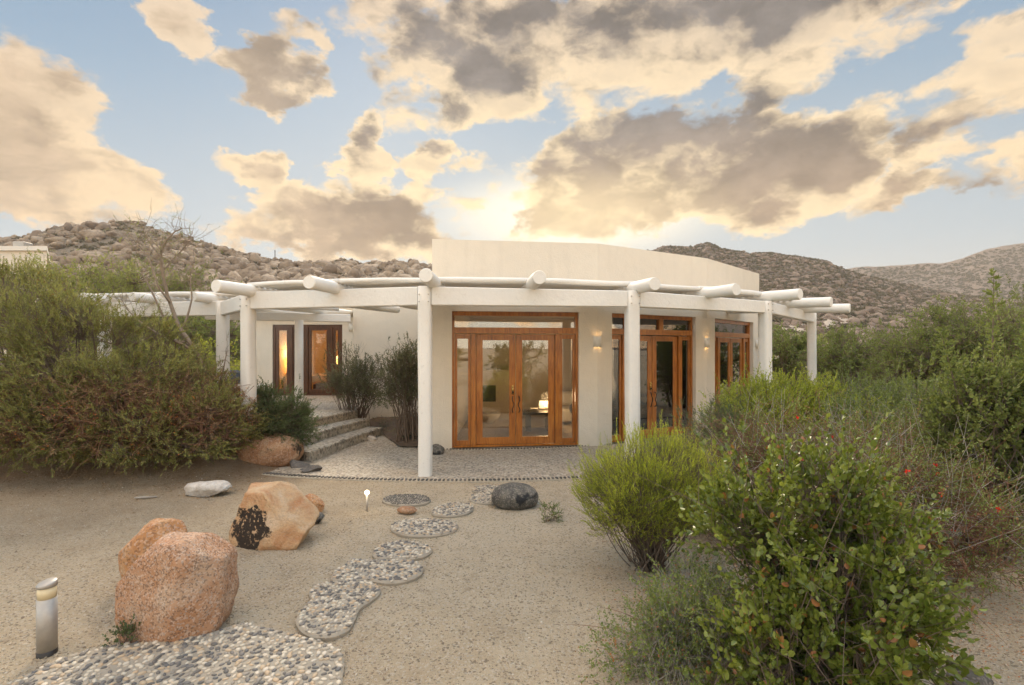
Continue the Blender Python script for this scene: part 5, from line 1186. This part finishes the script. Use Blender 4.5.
rel=nt.m('ADD',nt.m('MULTIPLY',nt.m('SUBTRACT',N1.outputs[0],N1b.outputs[0]),3.2),nt.m('MULTIPLY',nt.m('SUBTRACT',N2.outputs[0],N2b.outputs[0]),1.3))
ga,ge=AZEL(578,215)
def glow(rx,ry,pw):
    mp=nt.new('ShaderNodeMapping'); mp.vector_type='TEXTURE'; nt.l.new(AE,mp.inputs[0]); mp.inputs['Location'].default_value=(ga,ge,0); mp.inputs['Scale'].default_value=(rx,ry,1)
    ln=nt.new('ShaderNodeVectorMath',operation='LENGTH'); nt.l.new(mp.outputs[0],ln.inputs[0]); return nt.mr(ln.outputs['Value'],1,0,0,pw,True)
g1=glow(.36,.11,1.0); g2=glow(1.3,.45,1.0)
K=6.9
thick=nt.mr(nt.m('SUBTRACT',dens,nt.m('MULTIPLY',rel,1.35)),.08,.85,0,1,True)
lowc=nt.mr(el,R(5),R(24)); lft=nt.mr(az,-.25,-.6)
lit=nt.mix(lowc,(.93*K,.62*K,.33*K),(.78*K,.61*K,.45*K))
lit=nt.mix(g2,lit,(1.15*K,.90*K,.54*K))
shade=nt.mix(lowc,(.52*K,.33*K,.17*K),(.21*K,.185*K,.17*K))
shade=nt.mix(nt.m('MULTIPLY',lft,.8),shade,(.60*K,.44*K,.29*K))
N3=nt.noise(WD,6.5,8,.58,.2); var=nt.mr(nt.m('ADD',nt.m('MULTIPLY',N3.outputs[0],.65),nt.m('MULTIPLY',N2.outputs[0],.35)),.36,.66,.70,1.42,True)
vc=nt.new('ShaderNodeCombineColor')
for q in range(3): nt.l.new(var,vc.inputs[q])
shade=nt.mix(1.0,shade,vc.outputs[0],'MULTIPLY')
cc=nt.mix(thick,lit,shade)
cc=nt.mix(nt.mr(rel,.10,.75,0,.45,True),cc,nt.mix(lowc,(.84*K,.58*K,.30*K),(.50*K,.41*K,.32*K)))
cc=nt.mix(nt.m('MULTIPLY',g1,.6),cc,(1.2*K,.92*K,.52*K))
skc=sky.outputs[0]
band=nt.ramp(nt.mr(el,0,R(40)),[(0,(.66*K,.62*K,.54*K)),(.25,(.40*K,.50*K,.57*K)),(.6,(.21*K,.36*K,.51*K)),(1,(.12*K,.25*K,.42*K))])
clr=nt.mix(.9,skc,band)
clr=nt.mix(nt.m('MULTIPLY',g2,.30),clr,(.9*K,.84*K,.70*K))
clr=nt.mix(g1,clr,(1.5*K,1.3*K,.95*K))
fin=nt.mix(alpha,clr,cc)
# unseen sky behind and overhead boosted, added fill for facade and ground
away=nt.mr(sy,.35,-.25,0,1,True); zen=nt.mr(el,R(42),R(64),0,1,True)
gain=nt.mix(zen,nt.mix(away,(1,1,1),(BACK_FILL*1.15,BACK_FILL*1.08,BACK_FILL*.97)),(6.6,6.1,5.5))
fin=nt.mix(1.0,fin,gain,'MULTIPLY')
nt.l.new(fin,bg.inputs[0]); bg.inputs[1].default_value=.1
w.cycles.sampling_method='MANUAL'; w.cycles.sample_map_resolution=512

sun=bpy.data.lights.new('sun','SUN'); sun.energy=3.2; sun.angle=R(18); sun.color=(1,.84,.64)
so=bpy.data.objects.new('sun',sun); COL.objects.link(so)
sd=Vector((math.sin(SUN_AZ)*math.cos(SUN_EL),math.cos(SUN_AZ)*math.cos(SUN_EL),math.sin(SUN_EL)))
so.rotation_euler=sd.to_track_quat('Z','Y').to_euler(); so.location=(0,0,30)

# ------------------------------------------------------------------ haze
hz=bpy.data.materials.new('haze_air'); hz.use_nodes=True; h_=NT(hz.node_tree); h_.n.clear(); ho=h_.new('ShaderNodeOutputMaterial'); hv=h_.new('ShaderNodeVolumePrincipled')
hv.inputs['Color'].default_value=(.95,.88,.80,1); hv.inputs['Density'].default_value=.00036; hv.inputs['Anisotropy'].default_value=.2; h_.l.new(hv.outputs[0],ho.inputs['Volume'])
mb=MB(); mb.box(-2300,2300,-1300,2700,-8,170); tag(mb.build('haze',hz),'thin warm evening haze over the valley','haze',kind='stuff')

# ------------------------------------------------------------------ camera
cam=bpy.data.cameras.new('camera'); cam.lens=18; cam.sensor_width=36; cam.shift_y=7.5/1024; cam.clip_end=6000; cam.clip_start=.05
co=bpy.data.objects.new('camera',cam); COL.objects.link(co); co.location=(0,0,EYE); co.rotation_euler=(R(90),0,0); scn.camera=co
scn.render.engine='CYCLES'
scn.view_settings.view_transform='Standard'; scn.view_settings.look='None'; scn.view_settings.exposure=.62; scn.view_settings.gamma=1
scn.view_settings.use_curve_mapping=False
scn.cycles.transparent_max_bounces=16; scn.cycles.max_bounces=8; scn.cycles.diffuse_bounces=4
